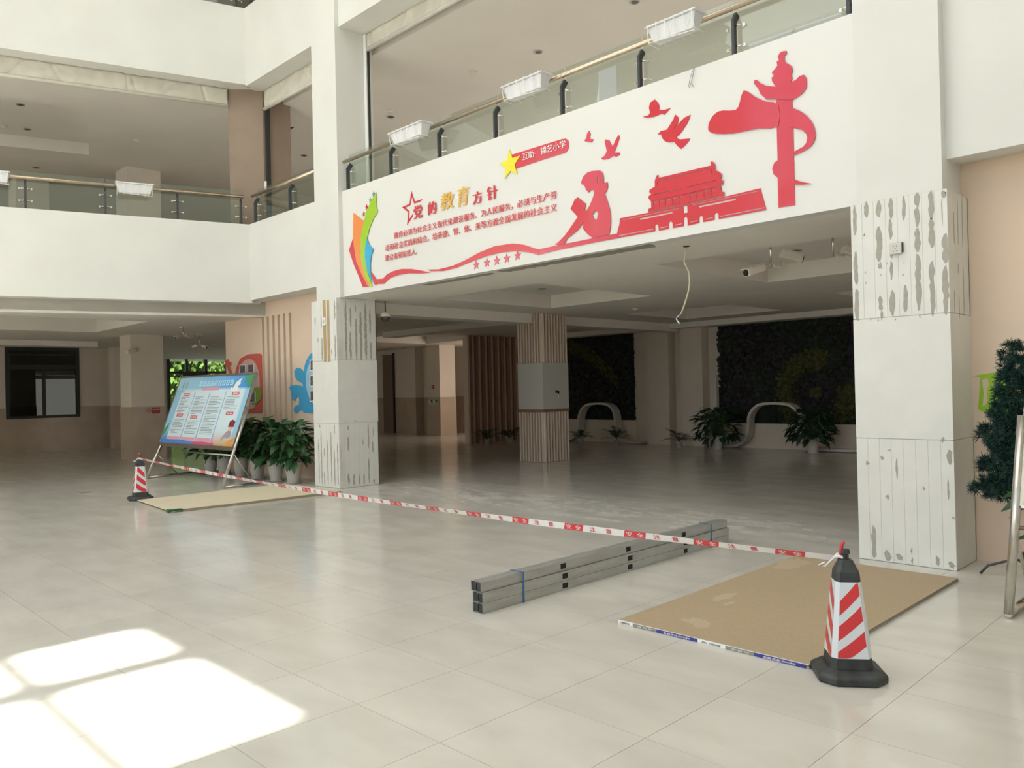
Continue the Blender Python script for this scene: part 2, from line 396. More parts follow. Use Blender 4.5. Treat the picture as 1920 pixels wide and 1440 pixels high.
for a, b, c, d in ((.09, .9, .07, 1.36), (.97, 1.75, .07, 1.36), (.09, 1.75, 1.48, 1.88)):
    bx(-.03, -.022, a, b, c, d).obj('window_pane', DGLASS, w1)
# dim room behind that window
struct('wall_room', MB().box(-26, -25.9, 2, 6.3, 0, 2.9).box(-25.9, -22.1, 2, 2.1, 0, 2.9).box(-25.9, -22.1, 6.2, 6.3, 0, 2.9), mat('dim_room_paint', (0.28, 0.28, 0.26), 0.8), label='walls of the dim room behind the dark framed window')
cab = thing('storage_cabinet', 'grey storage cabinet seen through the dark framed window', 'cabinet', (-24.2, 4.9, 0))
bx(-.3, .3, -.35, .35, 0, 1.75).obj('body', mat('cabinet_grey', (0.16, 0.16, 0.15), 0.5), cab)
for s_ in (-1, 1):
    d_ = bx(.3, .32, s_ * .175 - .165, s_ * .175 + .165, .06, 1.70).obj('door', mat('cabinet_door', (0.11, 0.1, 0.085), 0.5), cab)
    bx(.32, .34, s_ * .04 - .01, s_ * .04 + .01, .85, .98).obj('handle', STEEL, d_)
dado_wall('wall_pier', -21.4, -21.0, 5.83, 6.3, 'narrow tiled pier beside the corridor opening')
cw = struct('column', bx(-16.7, -16.0, 4.56, 5.30, 1.235, Z1), INWALL, label='plain column with a brown tiled base and a red notice')
bx(-16.71, -15.985, 4.545, 5.315, 0, 1.235).obj('tiled_dado', WAINS, cw)
struct('wall_corridor', bx(-28, -21.8, 6.3, 6.5, 0, Z1), INWALL, label='corridor side wall')
struct('wall_end', MB().box(-28.2, -28, 6.5, 10.05, 0, Z1 + .3).box(-28.2, -28, 14.4, 17.5, 0, Z1 + .3).box(-28.2, -28, 10.05, 14.4, 3.08, 3.4), INWALL, label='end wall around the glazed entrance')
w2 = thing('window_2', 'black framed glazed entrance looking out on green trees', None, (-28, 10.05, 0), kind='structure')
wf = MB()
for a, b, c, d in ((0, .10, 0, 3.08), (.72, .80, 2.42, 3.0), (1.47, 1.58, 0, 3.08), (2.35, 2.42, 2.42, 3.0), (3.1, 3.2, 0, 3.08), (4.25, 4.35, 0, 3.08), (.1, 4.25, 2.98, 3.08), (.1, 4.25, 2.34, 2.43), (.1, 4.25, 2.22, 2.27), (.1, 4.25, 0, .12), (.62, .68, .12, 2.22), (.1, 4.25, 1.05, 1.1)):
    wf.box(-.08, .03, a, b, c, d)
wf.box(.03, .12, .55, 1.47, 2.2, 2.42)
wf.obj('window_frame', WFRAME, w2)
for a, b in ((.1, 1.47), (1.58, 3.1), (3.2, 4.25)):
    bx(-.03, -.022, a, b, .12, 2.98).obj('window_pane', WGLASS, w2)
# peach wall with vertical slots
PY0 = 4.98
pw = MB(); xs = [-12.0]
slots = [onY(p / 6 + 400, 600, PY0)[0] for p in (545, 568, 600, 625, 662, 688, 722, 748, 785, 810, 850, 876)]
edges = [-12.0] + slots + [-7.9]
for k in range(0, len(edges), 2): pw.box(edges[k], edges[k + 1], PY0, 5.3, 0, 3.6)
for k in range(1, len(edges) - 1, 2):
    pw.box(edges[k], edges[k + 1], PY0, 5.3, 2.88, 3.6); pw.box(edges[k], edges[k + 1], PY0, 5.3, 0, .35)
pwo = struct('wall_peach', pw, PEACH, label='peach painted wall with six tall vertical slots')
for k in range(1, len(edges) - 1, 2):
    bx(edges[k], edges[k + 1], PY0 + .07, PY0 + .1, .35, 2.88).obj('slot_back', SLOTB, pwo)
struct('wall_peach', bx(1.19, 8.2, 5.0, 5.3, 0, 3.6), PEACH, label='plain peach wall beside the wide stripped column')
struct('wall_east', bx(8.0, 8.2, -11.2, 5.0, 0, 13), WHITE, label='white side wall of the atrium behind the viewer')

# far wall of the hall
YB = 14.5
fw = MB()
fw.box(-12.4, 5, YB, YB + .2, 0, Z1)
fw.box(-11.5, -8.95, YB - .2, YB, 0, .58); fw.box(-6.62, 4, YB - .2, YB, 0, .55)
fw.box(-9.02, -8.5, YB - .12, YB, 0, Z1); fw.box(-8.5, -7.87, YB - .3, YB, 0, Z1); fw.box(-7.52, -6.93, YB - .3, YB, 0, Z1)
struct('wall_north', fw, INWALL, label='far wall of the hall with two pale piers and a low ledge')
struct('wall_north', bx(-12.6, -12.4, 14.2, 14.35, 0, Z1), INWALL, label='short return wall at the end of the slatted screen')
dado_wall('wall_lobby', -21.5, -17.1, 14.6, 14.8, 'dim lobby wall with a tiled dado and a narrow doorway')
dado_wall('column', -17.1, -16.45, 14.1, 14.75, 'square lobby column catching warm daylight on one face')
dado_wall('wall_lobby', -22, -12.6, 15.6, 15.8, 'tan lobby wall beyond the sunlit column')
dado_wall('wall_lobby', -18.4, -17.9, 14.25, 14.6, 'shallow pier on the lobby wall')
dado_wall('wall_lobby', -21.6, -21.3, 11.2, 14.8, 'dim lobby side wall')
struct('wall_lobby', MB().box(-12.6, -12.4, 14.35, 14.4, 0, Z1).box(-12.6, -12.4, 15.6, 15.8, 0, Z1).box(-12.6, -12.4, 14.4, 15.6, 0, .55).box(-12.6, -12.4, 14.4, 15.6, 2.75, Z1), INWALL, label='wall with a window opening hidden behind the slatted screen')
xd0, xd1 = onY(719, 700, 14.58)[0], onY(738, 700, 14.58)[0]
d1 = thing('door_1', 'narrow brown lobby door in deep shade', None, (xd0, 14.58, 0), kind='structure')
bx(0, xd1 - xd0, -.03, 0, 0, 2.75).obj('door_leaf', mat('lobby_door_brown', (0.2, 0.14, 0.1), 0.4), d1)
bx(xd1 - xd0, xd1 - xd0 + .06, -.05, 0, 0, 2.8).obj('door_frame', WFRAME, d1)
struct('wall_south', MB().box(-30, -14, -11.2, -11.0, 0, 4).box(-14, 8.2, -11.2, -11.0, 0, 1.2).box(-14, -9, -11.2, -11.0, 1.2, 13).box(6, 8.2, -11.2, -11.0, 1.2, 13).box(-9, 6, -11.2, -11.0, 12, 13).box(-9, 6, -11.2, -11, 6.7, 7.3), WHITE, label='glazed atrium front behind the viewer')
w3 = thing('window_3', 'tall glazed front of the atrium with thin mullions', None, (-9, -11.1, 1.2), kind='structure')
wf = MB()
for k in range(0, 11): wf.box(k * 1.5 - .04, k * 1.5 + .04, -.05, .05, 0, 10.8)
for z in (0, 2.4, 7.4, 8.9, 10.74): wf.box(0, 15, -.04, .04, z, z + .06)
wf.obj('window_frame', mat('mullion_grey', (0.3, 0.3, 0.29), 0.5), w3)

# ================================================================== STRIPPED COLUMNS
def jag(pts_c, w, rnd):
    """pts_c centre line [(x,z)..] (two ends), jagged vertical patch outline"""
    (xa, za), (xb, zb) = pts_c
    n = max(4, int(abs(za - zb) / 0.035)); L_, R_ = [], []
    for k in range(n + 1):
        t = k / n; x = xa + (xb - xa) * t; z = za + (zb - za) * t
        e = min(1, 4 * min(t, 1 - t) + 0.35)
        L_.append((x - w / 2 * e * rnd.uniform(.5, 1.2), z + rnd.uniform(-.012, .012))); R_.append((x + w / 2 * e * rnd.uniform(.5, 1.2), z + rnd.uniform(-.012, .012)))
    return L_ + R_[::-1]
def stripped_column(x0, x1, y0, y1, label):
    c = struct('column', bx(x0 + .012, x1 - .012, y0 + .012, y1 - .012, 0, 2.895), SEAM, label=label)
    n = 8
    for z0, z1 in ((.004, .985), (1.955, 2.89)):
        wx = (x1 - x0) / n; wy = (y1 - y0) / n
        for k in range(n):
            bx(x0 + k * wx + .0007, x0 + (k + 1) * wx - .0007, y0, y0 + .0118, z0, z1).obj('casing_board', CASING, c)
        for k in range(n):
            bx(x1 - .0118, x1, y0 + k * wy + (.0122 if k == 0 else .0007), y0 + (k + 1) * wy - .0007, z0, z1).obj('casing_board', CASING, c)
        bx(x0, x1, y1 - .0118, y1, z0, z1).obj('casing_panel', CASING, c)
        bx(x0, x0 + .0118, y0 + .012, y1 - .012, z0, z1).obj('casing_panel', CASING, c)
    MB().box(x0, x1, y0, y1, .989, 1.951).obj('casing_panel', CASING, c)
    return c
CRt = stripped_column(0.52, 1.245, 4.50, 5.0, 'wide white column stripped of cladding with many grey scars beside the peach wall')
CLf = stripped_column(-7.93, -7.215, 4.50, 5.22, 'white column stripped of cladding with two ochre timber strips beside the potted plants')
def patchY(lst, off, sc, Yp, par, rnd, m=BARE, nm='bare_patch', flat=False):
    for cx, a, b, w_ in lst:
        p = onY(off[0] + cx * sc, off[1] + a * sc, Yp); q = onY(off[0] + cx * sc + (b - a) * sc * .024, off[1] + b * sc, Yp)
        ww = abs(onY(off[0] + (cx + w_ / 2) * sc, off[1] + a * sc, Yp)[0] - onY(off[0] + (cx - w_ / 2) * sc, off[1] + a * sc, Yp)[0])
        if flat: ol = [(p[0] - ww / 2, p[2]), (q[0] - ww / 2, q[2]), (q[0] + ww / 2, q[2]), (p[0] + ww / 2, p[2])]
        else: ol = jag(((p[0], p[2]), (q[0], q[2])), ww * 1.15, rnd)
        MB().cut(ol, [], lambda u, v, d: (u, Yp - .0006 + d, v), .0012).obj(nm, m, par)
def patchX(lst, off, sc, Xp, par, rnd, m=BARE, nm='bare_patch'):
    for cx, a, b, w_ in lst:
        p = onX(off[0] + cx * sc, off[1] + a * sc, Xp); q = onX(off[0] + cx * sc + (b - a) * sc * .02, off[1] + b * sc, Xp)
        ww = abs(onX(off[0] + (cx + w_ / 2) * sc, off[1] + a * sc, Xp)[1] - onX(off[0] + (cx - w_ / 2) * sc, off[1] + a * sc, Xp)[1])
        ol = jag(((p[1], p[2]), (q[1], q[2])), ww, rnd)
        MB().cut(ol, [], lambda u, v, d: (Xp + .0006 - d, u, v), .0012).obj(nm, m, par)
R1 = random.Random(3)
up = [(10,235,510,30),(22,690,1000,35),(28,1040,1330,38),(125,205,345,38),(240,185,350,50),(243,430,770,55),(258,780,855,35),(262,1110,1250,38),(272,1250,1335,25),
 (358,170,350,42),(355,370,555,40),(366,665,745,28),(365,775,935,30),(373,1055,1300,46),(483,140,370,32),(500,1005,1270,45),(613,115,245,50),(611,245,440,50),(616,450,690,50),(620,700,1240,52),
 (745,90,360,46),(752,360,655,54),(754,770,1290,48),(868,82,150,46),(852,160,420,10),(885,510,785,55),(885,810,1290,55)]
patchY(up, (1600, 340), 0.19444, 4.4988, CRt, R1)
low = [(79,898,914,12),(127,882,896,10),(150,860,868,10),(173,893,957,7),(343,860,912,16),(339,958,1018,6),(322,822,838,14),(99,1108,1212,13),(145,1188,1217,20),(184,1200,1219,20),(223,1212,1228,9),(221,1180,1196,6),(305,1208,1234,13),(352,1226,1246,20),(143,1006,1022,12),(356,1080,1088,8),(262,985,990,8)]
patchY(low, (1580, 340), 0.5833, 4.4988, CRt, R1)
dots = [(103,512),(117,875),(325,797),(268,905),(478,902),(488,788),(120,980),(25,1333),(168,1335),(240,1335),(405,1327),(640,1300),(50,1335)]
patchY([(x, y - 6, y + 6, 12) for x, y in dots], (1600, 340), 0.19444, 4.4988, CRt, R1)
s3 = 0.2707
patchX([(323,85,490,15),(357,135,270,11),(357,300,500,14),(392,120,170,8),(396,210,500,15),(427,165,500,17),(461,105,500,17),(492,150,320,12),(500,372,500,14),
 (343,955,985,13),(343,1030,1130,12),(445,1045,1085,6),(482,940,1110,9),(516,970,1030,7),(513,1065,1135,8),(485,1180,1350,9),(347,1285,1360,15),(382,1290,1365,13),(420,1290,1360,12),(452,1285,1365,11),(520,1325,1350,13)], (560, 540), s3, -7.2138, CLf, R1)
patchY([(113,200,255,6),(155,190,280,6),(160,340,500,8),(133,340,375,5),(247,85,215,9),(268,100,170,7),(252,330,500,8),(274,340,500,7),(228,425,460,5),
 (154,985,1360,6),(178,1110,1170,6),(198,1055,1365,6),(178,1270,1365,6),(222,990,1365,7),(246,945,1010,6),(246,1105,1365,7),(268,1070,1365,7),(291,1095,1340,6),(137,1045,1350,5),(146,950,965,8)], (560, 540), s3, 4.4988, CLf, R1)
patchY([(175,85,512,20),(201,85,512,18)], (560, 540), s3, 4.4982, CLf, R1, TIMBER, 'timber_strip', flat=True)
patchX([(v, 918, 924, 20) for v in (330, 395, 430)], (560, 540), s3, -7.2138, CLf, R1)
# side face scars of the wide column
patchX([(c_, a_, b_, 5) for c_, a_, b_ in ((968, 300, 590), (1003, 180, 620), (1045, 130, 640), (1012, 800, 900), (975, 1050, 1290), (1020, 1100, 1310), (1060, 830, 1300))], (1600, 340), 0.19444, 1.2462, CRt, R1)
sk = thing('wall_socket', 'white power socket hanging loose on the wide stripped column', 'socket', (0.875, 4.497, 2.485))
bx(-.036, .05, -.012, .0, -.03, .045).obj('back_box', GREYD, sk)
bevel(bx(-.043, .043, -.034, -.012, -.043, .043).obj('face_plate', POTW, sk), .004)
for a, b in ((-.014, .018), (.01, .018), (0, -.004), (-.014, -.02), (.012, -.02)): bx(a - .003, a + .003, -.0355, -.034, b - .004, b + .004).obj('pin_hole', BLACK, sk)
p_ = onY(608, 603, 4.49)
sw = thing('wall_switch', 'small white switch between the ochre timber strips of a stripped column', 'switch', (p_[0], 4.4975, p_[2]))
bx(-.04, .04, -.02, 0, -.06, .06).obj('face_plate', WHT, sw); bx(-.018, .018, -.026, -.02, -.03, .03).obj('rocker', POTW, sw)

# upper shafts of the columns
struct('column', bx(-7.85, -7.17, 4.55, 5.22, 2.895, 13), WHITE, label='tall white shaft above the column with timber strips')
struct('column', bx(0.555, 1.20, 4.55, 5.22, 2.895, 13), WHITE, label='tall white shaft above the wide stripped column')

# ================================================================== BALCONY FRONTS
struct('wall_mural', bx(-7.17, 0.555, 4.62, 4.78, Z1, 4.51), MURALW, label='white balcony front carrying the red cut-out decorations')
struct('wall_corner', bx(-10.05, -7.85, 4.55, 4.71, 3.13, 4.47), WHITE, label='short white balcony front above the peach wall')
struct('beam', bx(-10.35, -7.85, 4.71, 4.98, 3.14, 3.5), WHITE, label='soffit above the peach wall with slots')
mb = MB(); angbox(mb, -.03, 16.2, 0, .16, 3.08, 4.47); struct('wall_angled', mb, WHITE, label='plain white angled balcony front on the first upper floor')
mb = MB(); angbox(mb, -.2, 16.2, .16, .4, 3.10, 3.5); struct('beam', mb, WHITE, label='soffit behind the angled balcony front')
struct('wall_bay', bx(1.20, 8.0, 4.66, 4.84, 3.15, 13), WHITE, label='high white wall above the plain peach wall')
struct('beam', bx(1.20, 8.0, 4.84, 5.3, 3.17, 3.5), WHITE, label='soffit above the plain peach wall')
struct('wall_corner', bx(-10.05, -7.85, 4.55, 4.71, 6.93, 8.31), WHITE, label='short white balcony front on the second upper floor')
struct('beam', bx(-10.2, -7.85, 4.71, 5.3, 6.95, 7.4), WHITE, label='short soffit under the second upper floor')
mb = MB(); angbox(mb, -.03, 16.2, 0, .16, 6.95, 8.31); struct('wall_angled', mb, WHITE, label='plain white angled balcony front on the second upper floor')
mb = MB(); angbox(mb, -.35, 16.2, .16, .9, 6.97, 7.4); struct('beam', mb, WHITE, label='angled soffit under the second upper floor')
struct('wall_mural', bx(-7.17, 0.555, 4.62, 4.78, 7.02, 8.31), WHITE, label='white balcony front above the glazed balcony')
struct('beam', bx(-7.17, 0.555, 4.78, 5.3, 7.03, 7.4), WHITE, label='soffit above the glazed balcony')
for lab, b in (('short', (-10.05, -7.85, 4.55, 4.71)), ('wide', (-7.17, .555, 4.62, 4.78))):
    struct('wall_top', bx(*b, 10.6, 13), WHITE, label=lab + ' white wall at the top of the atrium')
mb = MB(); angbox(mb, 0, 16.2, 0, .16, 10.6, 13); struct('wall_top', mb, WHITE, label='angled white wall at the top of the atrium')

# upper floors
def poly_slab(z0, z1, holes=(), front=0.16):
    fr = front
    out = [(-30, -11.2), ang(16.2, fr, 0)[:2], ang(-.05, fr, 0)[:2], (-10.0, 4.71), (-7.85, 4.71), (-7.85, 5.22), (-7.17, 5.22), (-7.17, 4.78), (.555, 4.78), (.555, 5.22), (8.2, 5.22), (8.2, 17.5), (-30, 17.5)]
    return MB().cut(out, holes, lambda a, b, d: (a, b, z0 + d), z1 - z0)
struct('floor', poly_slab(3.5, 3.92), CEIL, label='floor slab of the first upper floor')
C2 = 6.80
out2 = [(-30, -11.2), ang(16.2, .42, 0)[:2], ang(-.35, .42, 0)[:2], (-10.3, 5.3), (8.2, 5.3), (8.2, 17.5), (-30, 17.5)]
a2, b2 = onZ(167, 290, C2), onZ(165, 205, C2)
tA = np.array(a2[:2]); tw = float((np.array(b2[:2]) - tA) @ (-AN))
tr_ = [tuple(tA), tuple(tA + AD * 5), tuple(tA + AD * 5 - AN * tw), tuple(tA - AN * tw)]
struct('ceiling', MB().cut(out2, [tr_], lambda a, b, d: (a, b, C2 + d), .25), CEIL, label='ceiling of the first upper floor with one recessed tray')
struct('ceiling', MB().cut(out2, [], lambda a, b, d: (a, b, C2 + .25 + d), .35), CEIL, label='upper surface of the first upper floor ceiling')
struct('floor', poly_slab(7.4, 7.8), CEIL, label='floor slab of the second upper floor')
struct('ceiling', poly_slab(10.6, 10.9), CEIL, label='ceiling of the second upper floor')
struct('column', bx(-16.7, -16.0, 4.55, 5.32, 3.92, C2), INWALL, label='pale column on the first upper floor behind the angled glass railing')
struct('column', bx(-19.2, -18.5, 2.9, 3.6, 3.92, C2), INWALL, label='second pale column on the first upper floor, half hidden by railing glass')
struct('wall_upper', MB().box(-24, -23.8, -11.2, 14.7, 3.92, C2).box(-24, 8, 14.5, 14.7, 3.92, C2), INWALL, label='walls of the first upper floor')
struct('wall_upper', MB().box(-24, -23.8, -11.2, 14.7, 7.8, 10.6).box(-24, 8, 14.5, 14.7, 7.8, 10.6), INWALL, label='walls of the second upper floor')
struct('wall_upper', MB().box(8.0, 8.2, 5.0, 17.5, 0, 11), INWALL, label='closing wall of the wing at the peach end')
q0 = ang(.25, .4, 0)
bp = MB().hexa([(q0[0], q0[1], 3.92), (-10.13, 4.9, 3.92), (-10.13, 5.45, 3.92), (-10.7, 5.3, 3.92)], [(q0[0], q0[1], 6.97), (-10.13, 4.9, 6.97), (-10.13, 5.45, 6.97), (-10.7, 5.3, 6.97)])
struct('column', bp, BROWNP, label='brown panelled corner post on the first upper floor')
struct('trim_1', bx(-10.12, -10.06, 4.93, 5.0, 3.92, 6.9), WFRAME, label='thin dark guide rail beside the brown corner post')
struct('trim_2', MB().box(-7.165, -7.10, 5.06, 5.14, 3.92, 7.02).box(-7.10, -7.085, 5.08, 5.12, 3.92, 6.8, 1), [WHT, WFRAME], label='pale guide rail of the canvas blind beside the tall shaft')

# ================================================================== UNSEEN ROOF, SKYLIGHT OPENINGS SET TO SHAPE THE SUN PATCHES
sh = (SUN_TO.x / SUN_TO.z * 13.0, SUN_TO.y / SUN_TO.z * 13.0)
panes = []
for xa, xb in ((-1.20, -.08), (-2.03, -1.44)):
    for ya, yb in ((-.93, -.29), (-2.1, -1.09)):
        panes.append((xa + sh[0], xb + sh[0], ya + sh[1], yb + sh[1]))
for k in range(5):
    for ya, yb in ((-3.3, -2.2), (-4.6, -3.5), (-5.9, -4.8)):
        panes.append((-5.2 - 1.35 * k + sh[0], -4.05 - 1.35 * k + sh[0], ya + sh[1], yb + sh[1]))
struct('roof', slab_holes(-30, 8.2, -11.2, 17.5, 13.0, 13.05, panes), WHITE, label='unseen atrium roof blocking the sun, skylight openings placed to shape its patches')

# ================================================================== MURAL CUT-OUTS
YM = 4.612
def mp(x, y):
    p = onY(x, y, YM); return (p[0], p[2])
def crop(off, sc): return lambda pts: [mp(off[0] + x * sc, off[1] + y * sc) for x, y in pts]
def fnM(depth0=0.0): return lambda a, b, d: (a, YM - depth0 + d, b)
def cutout(mb, outer, holes=(), lift=0.0, th=.006, mi=0): return mb.cut(outer, list(holes), fnM(lift), th, mi)
def line_poly(p, q, w):
    (x0, y0), (x1, y1) = p, q; L = math.hypot(x1 - x0, y1 - y0); nx, ny = -(y1 - y0) / L * w / 2, (x1 - x0) / L * w / 2
    return [(x0 + nx, y0 + ny), (x1 + nx, y1 + ny), (x1 - nx, y1 - ny), (x0 - nx, y0 - ny)]
def smooth(pts, n=3):
    P = [np.array(p, float) for p in pts]; N = len(P); out = []
    for i in range(N):
        p0, p1, p2, p3 = P[i - 1], P[i], P[(i + 1) % N], P[(i + 2) % N]
        for k in range(n):
            t = k / n
            out.append(tuple(0.5 * ((2 * p1) + (-p0 + p2) * t + (2 * p0 - 5 * p1 + 4 * p2 - p3) * t * t + (-p0 + 3 * p1 - 3 * p2 + p3) * t ** 3)))
    return out
def star(cx, cz, r, inner=.40, rot=0): return [(cx + (r if k % 2 == 0 else r * inner) * math.sin(rot + k * math.pi / 5), cz + (r if k % 2 == 0 else r * inner) * math.cos(rot + k * math.pi / 5)) for k in range(10)]

K6 = crop((640, 340), 0.152778); K4 = crop((640, 320), 0.239583); K7 = crop((1040, 300), 0.213542); K5 = crop((1000, 80), 0.3125); K8 = crop((860, 240), 0.239583)

em = thing('book_emblem', 'open-book emblem of red, orange, green and blue pages at the end of the mural', 'wall decoration', (0, 0, 0))
for nm, m, l, pts in (('red_page', RED, 0, [(145,690),(155,830),(190,1000),(260,1150),(310,1240),(335,1295),(262,1297),(215,1170),(155,1030),(93,845)]),
    ('orange_page', ORG, .004, [(150,388),(278,487),(262,560),(245,700),(245,850),(285,1050),(340,1200),(365,1290),(330,1290),(255,1150),(185,980),(155,800),(145,680)]),
    ('green_page', GRN, .008, [(437,135),(430,280),(450,375),(400,450),(350,570),(318,700),(300,800),(295,930),(320,1100),(385,1290),(360,1290),(290,1150),(245,950),(240,700),(270,540),(310,370),(370,240)]),
    ('blue_page', BLU, .012, [(322,700),(345,780),(398,835),(375,900),(360,1010),(362,1110),(388,1245),(325,1100),(295,930),(298,820)])):
    cutout(MB(), K6(pts), lift=l).obj(nm, m, em)
for k, (x, y, m, lb) in enumerate(((395,157,DBLU,'grey-blue'),(352,228,mat('sage_acrylic',(.2,.42,.25),.3),'sage green'),(310,318,RED,'bright red, third from the top'),(272,400,mat('dull_red_acrylic',(.45,.09,.08),.3),'dull red'))):
    c = K6([(x, y)])[0]; o = cutout(MB(), star(c[0], c[1], .040 if k != 2 else .045), lift=0).obj('small_star', m)
    o['label'] = 'tiny ' + lb + ' star beside the book emblem'; o['category'] = 'star'; o['group'] = 'tiny stars beside the book emblem'

rb = thing('ribbon', 'long wavy red ribbon along the bottom of the mural, ending in a flat bar', 'wall decoration', (0, 0, 0))
cutout(MB(), K6([(365,1105),(430,1200),(510,1195),(560,1140),(640,1100),(740,1075),(860,1075),(980,1095),(1100,1120),(980,1130),(830,1128),(700,1150),(600,1185),(520,1258),(435,1262),(420,1275),(395,1250)])).obj('ribbon_tail', RED, rb)
cutout(MB(), K4([(672,775),(760,772),(870,745),(960,705),(1080,640),(1200,590),(1340,570),(1430,580),(1543,617),(1543,660),(1470,640),(1370,628),(1250,640),(1130,670),(1010,715),(900,760),(800,785),(700,787)])).obj('ribbon_wave', RED, rb)
cutout(MB(), [mp(*p) for p in ((1010,467.5),(1042,460.5),(1110,447),(1158,437.5),(1158.5,446.5),(1112,455),(1042,469.5),(1010,478))]).obj('ribbon_bar', RED, rb)
for i, (x, y) in enumerate(((1053,738),(1138,720),(1215,705),(1293,687),(1377,665))):
    c = K4([(x, y)])[0]; o = cutout(MB(), star(c[0], c[1], .062), lift=0).obj('red_star', RED)
    o['label'] = ('first', 'second', 'middle', 'fourth', 'last')[i] + ' of five small red stars under the ribbon, counted from the book emblem'; o['category'] = 'star'; o['group'] = 'five red stars under the ribbon'

g = thing('girl_silhouette', 'red silhouette of a seated girl with a ponytail reading a book', 'wall decoration', (0, 0, 0))
girl = [(0,742),(30,725),(90,665),(130,610),(205,500),(142,430),(180,345),(205,328),(225,345),(275,385),(265,445),(280,447),(310,400),(335,340),(350,290),(345,268),(320,262),(300,285),(278,262),(270,240),(262,220),(240,215),(235,195),(250,150),(290,110),(330,97),(400,93),(425,115),(430,160),(432,205),(465,195),(468,235),(460,270),(440,292),(460,350),(485,430),(493,480),(495,530),(490,600),(478,655),(400,672),(335,685),(290,650),(248,600),(258,545),(200,620),(110,690),(88,735),(40,748)]
cutout(MB(), K7(girl), lift=.006, holes=[K7([(330,485),(362,440),(385,470),(370,530),(345,512)]), K7([(378,135),(388,150),(387,190),(376,205)])]).obj('girl_body', RED, g)

gt = thing('gate_silhouette', 'red silhouette of a gate tower with a double roof on a long wall', 'wall decoration', (0, 0, 0))
base = [(572,512),(825,462),(1120,404),(1500,320),(1808,247),(1818,290),(1858,438),(1438,518),(1438,475),(1420,460),(1403,475),(1403,525),(1302,545),(1300,502),(1285,485),(1268,502),(1268,553),(1167,575),(1165,512),(1148,492),(1132,512),(1132,580),(1037,598),(1035,552),(1018,535),(1002,552),(1002,604),(914,621),(910,577),(895,562),(880,577),(880,626),(555,684),(548,640),(568,560)]
hl = [line_poly((592,526),(1092,424),6), line_poly((745,520),(1035,461),13), line_poly((560,665),(870,606),8), line_poly((925,597),(990,584),8), line_poly((1050,573),(1115,559),8), line_poly((1187,546),(1255,531),8), line_poly((1315,520),(1390,504),8), line_poly((1450,496),(1838,418),8), [(1128,408),(1165,400),(1166,462),(1130,468)], line_poly((1205,401),(1785,275),6), line_poly((1262,412),(1590,345),14)]
hl[9] = line_poly((1205, 397), (1785, 272), 6)
cutout(MB(), K7(base), [K7(h) for h in hl]).obj('gate_wall', RED, gt)
gal = [(825,459),(825,430),(850,420),(850,364),(1460,232),(1468,280),(1490,282),(1492,316),(1120,400)]
hg = []
topl = lambda x: 366 - (x - 850) * .216
botl = lambda x: 432 - (x - 850) * .216
for x in (868, 920, 975, 1033, 1092): hg.append([(x,botl(x)-4),(x,topl(x)+14),(x+12,topl(x)+6),(x+42,topl(x)+2),(x+42,topl(x)+8),(x+18,topl(x)+12),(x+8,topl(x)+22),(x+6,botl(x)-4)])
for x in (1190, 1250, 1312, 1375): hg.append([(x,botl(x)-4),(x,topl(x)+14),(x+12,topl(x)+6),(x+44,topl(x)+2),(x+44,topl(x)+8),(x+18,topl(x)+12),(x+8,topl(x)+22),(x+6,botl(x)-4)])
hg.append(line_poly((838, 449), (1112, 391), 5)); hg.append(line_poly((1180, 378), (1474, 314), 5))
for k in range(11): x = 850 + k * 24; hg.append([(x, 439 - (x-850)*.212), (x + 4, 438 - (x-850)*.212), (x + 4, 432 - (x-850)*.212), (x, 433 - (x-850)*.212)])
cutout(MB(), K7(gal), [K7(h) for h in hg], lift=.006).obj('gate_gallery', RED, gt)
roof = [(830,320),(855,300),(835,285),(840,262),(885,235),(885,180),(905,132),(914,134),(915,160),(1378,50),(1373,18),(1390,14),(1412,40),(1415,98),(1440,100),(1470,125),(1468,155),(1455,168),(1485,185),(1480,212),(1455,228),(1150,298),(850,364),(830,340)]
cutout(MB(), K7(roof), [K7(h) for h in (line_poly((912,187),(1380,76),5), line_poly((911,194),(911,226),5), line_poly((1380,82),(1380,116),5), line_poly((885,305),(1120,252),5), line_poly((1165,241),(1430,179),4))], lift=.012).obj('gate_roof', RED, gt)

oc = thing('ornamental_column', 'tall red ornamental column cut-out wrapped by a flowing cloud band', 'wall decoration', (0, 0, 0))
cutout(MB(), K5([(1458,343),(1553,343),(1556,400),(1570,975),(1470,990),(1466,810),(1440,790),(1433,755),(1445,720),(1465,705),(1460,500)])).obj('shaft', RED, oc)
cutout(MB(), K5(smooth([(1265,285),(1330,325),(1400,355),(1470,372),(1470,503),(1350,515),(1200,545),(1100,547),(1060,535),(1050,510),(1065,460),(1100,420),(1140,408),(1215,405),(1240,360)], 2)), lift=.006).obj('cloud_band', RED, oc)
cutout(MB(), K5([(1540,390),(1570,397),(1610,415),(1640,438),(1665,465),(1685,500),(1693,540),(1693,570),(1682,600),(1655,632),(1610,658),(1565,675),(1565,655),(1620,625),(1640,600),(1645,570),(1640,550),(1615,525),(1565,512),(1540,510)]), lift=.006).obj('band_loop', RED, oc)
cutout(MB(), K5([(1560,820),(1620,838),(1672,846),(1620,852),(1560,850)]), lift=.006).obj('band_tip', RED, oc)
cutout(MB(), K5([(1520,50),(1522,65),(1507,80),(1508,105),(1520,125),(1535,130),(1553,145),(1558,170),(1548,190),(1555,215),(1545,240),(1575,225),(1600,200),(1625,193),(1640,215),(1640,270),(1610,310),(1560,343),(1400,340),(1365,310),(1350,275),(1325,245),(1328,225),(1345,225),(1365,245),(1400,260),(1455,265),(1433,230),(1432,210),(1445,200),(1432,180),(1450,160),(1465,140),(1462,115),(1475,105),(1468,85),(1480,62),(1500,52)]), lift=.006).obj('crown', RED, oc)

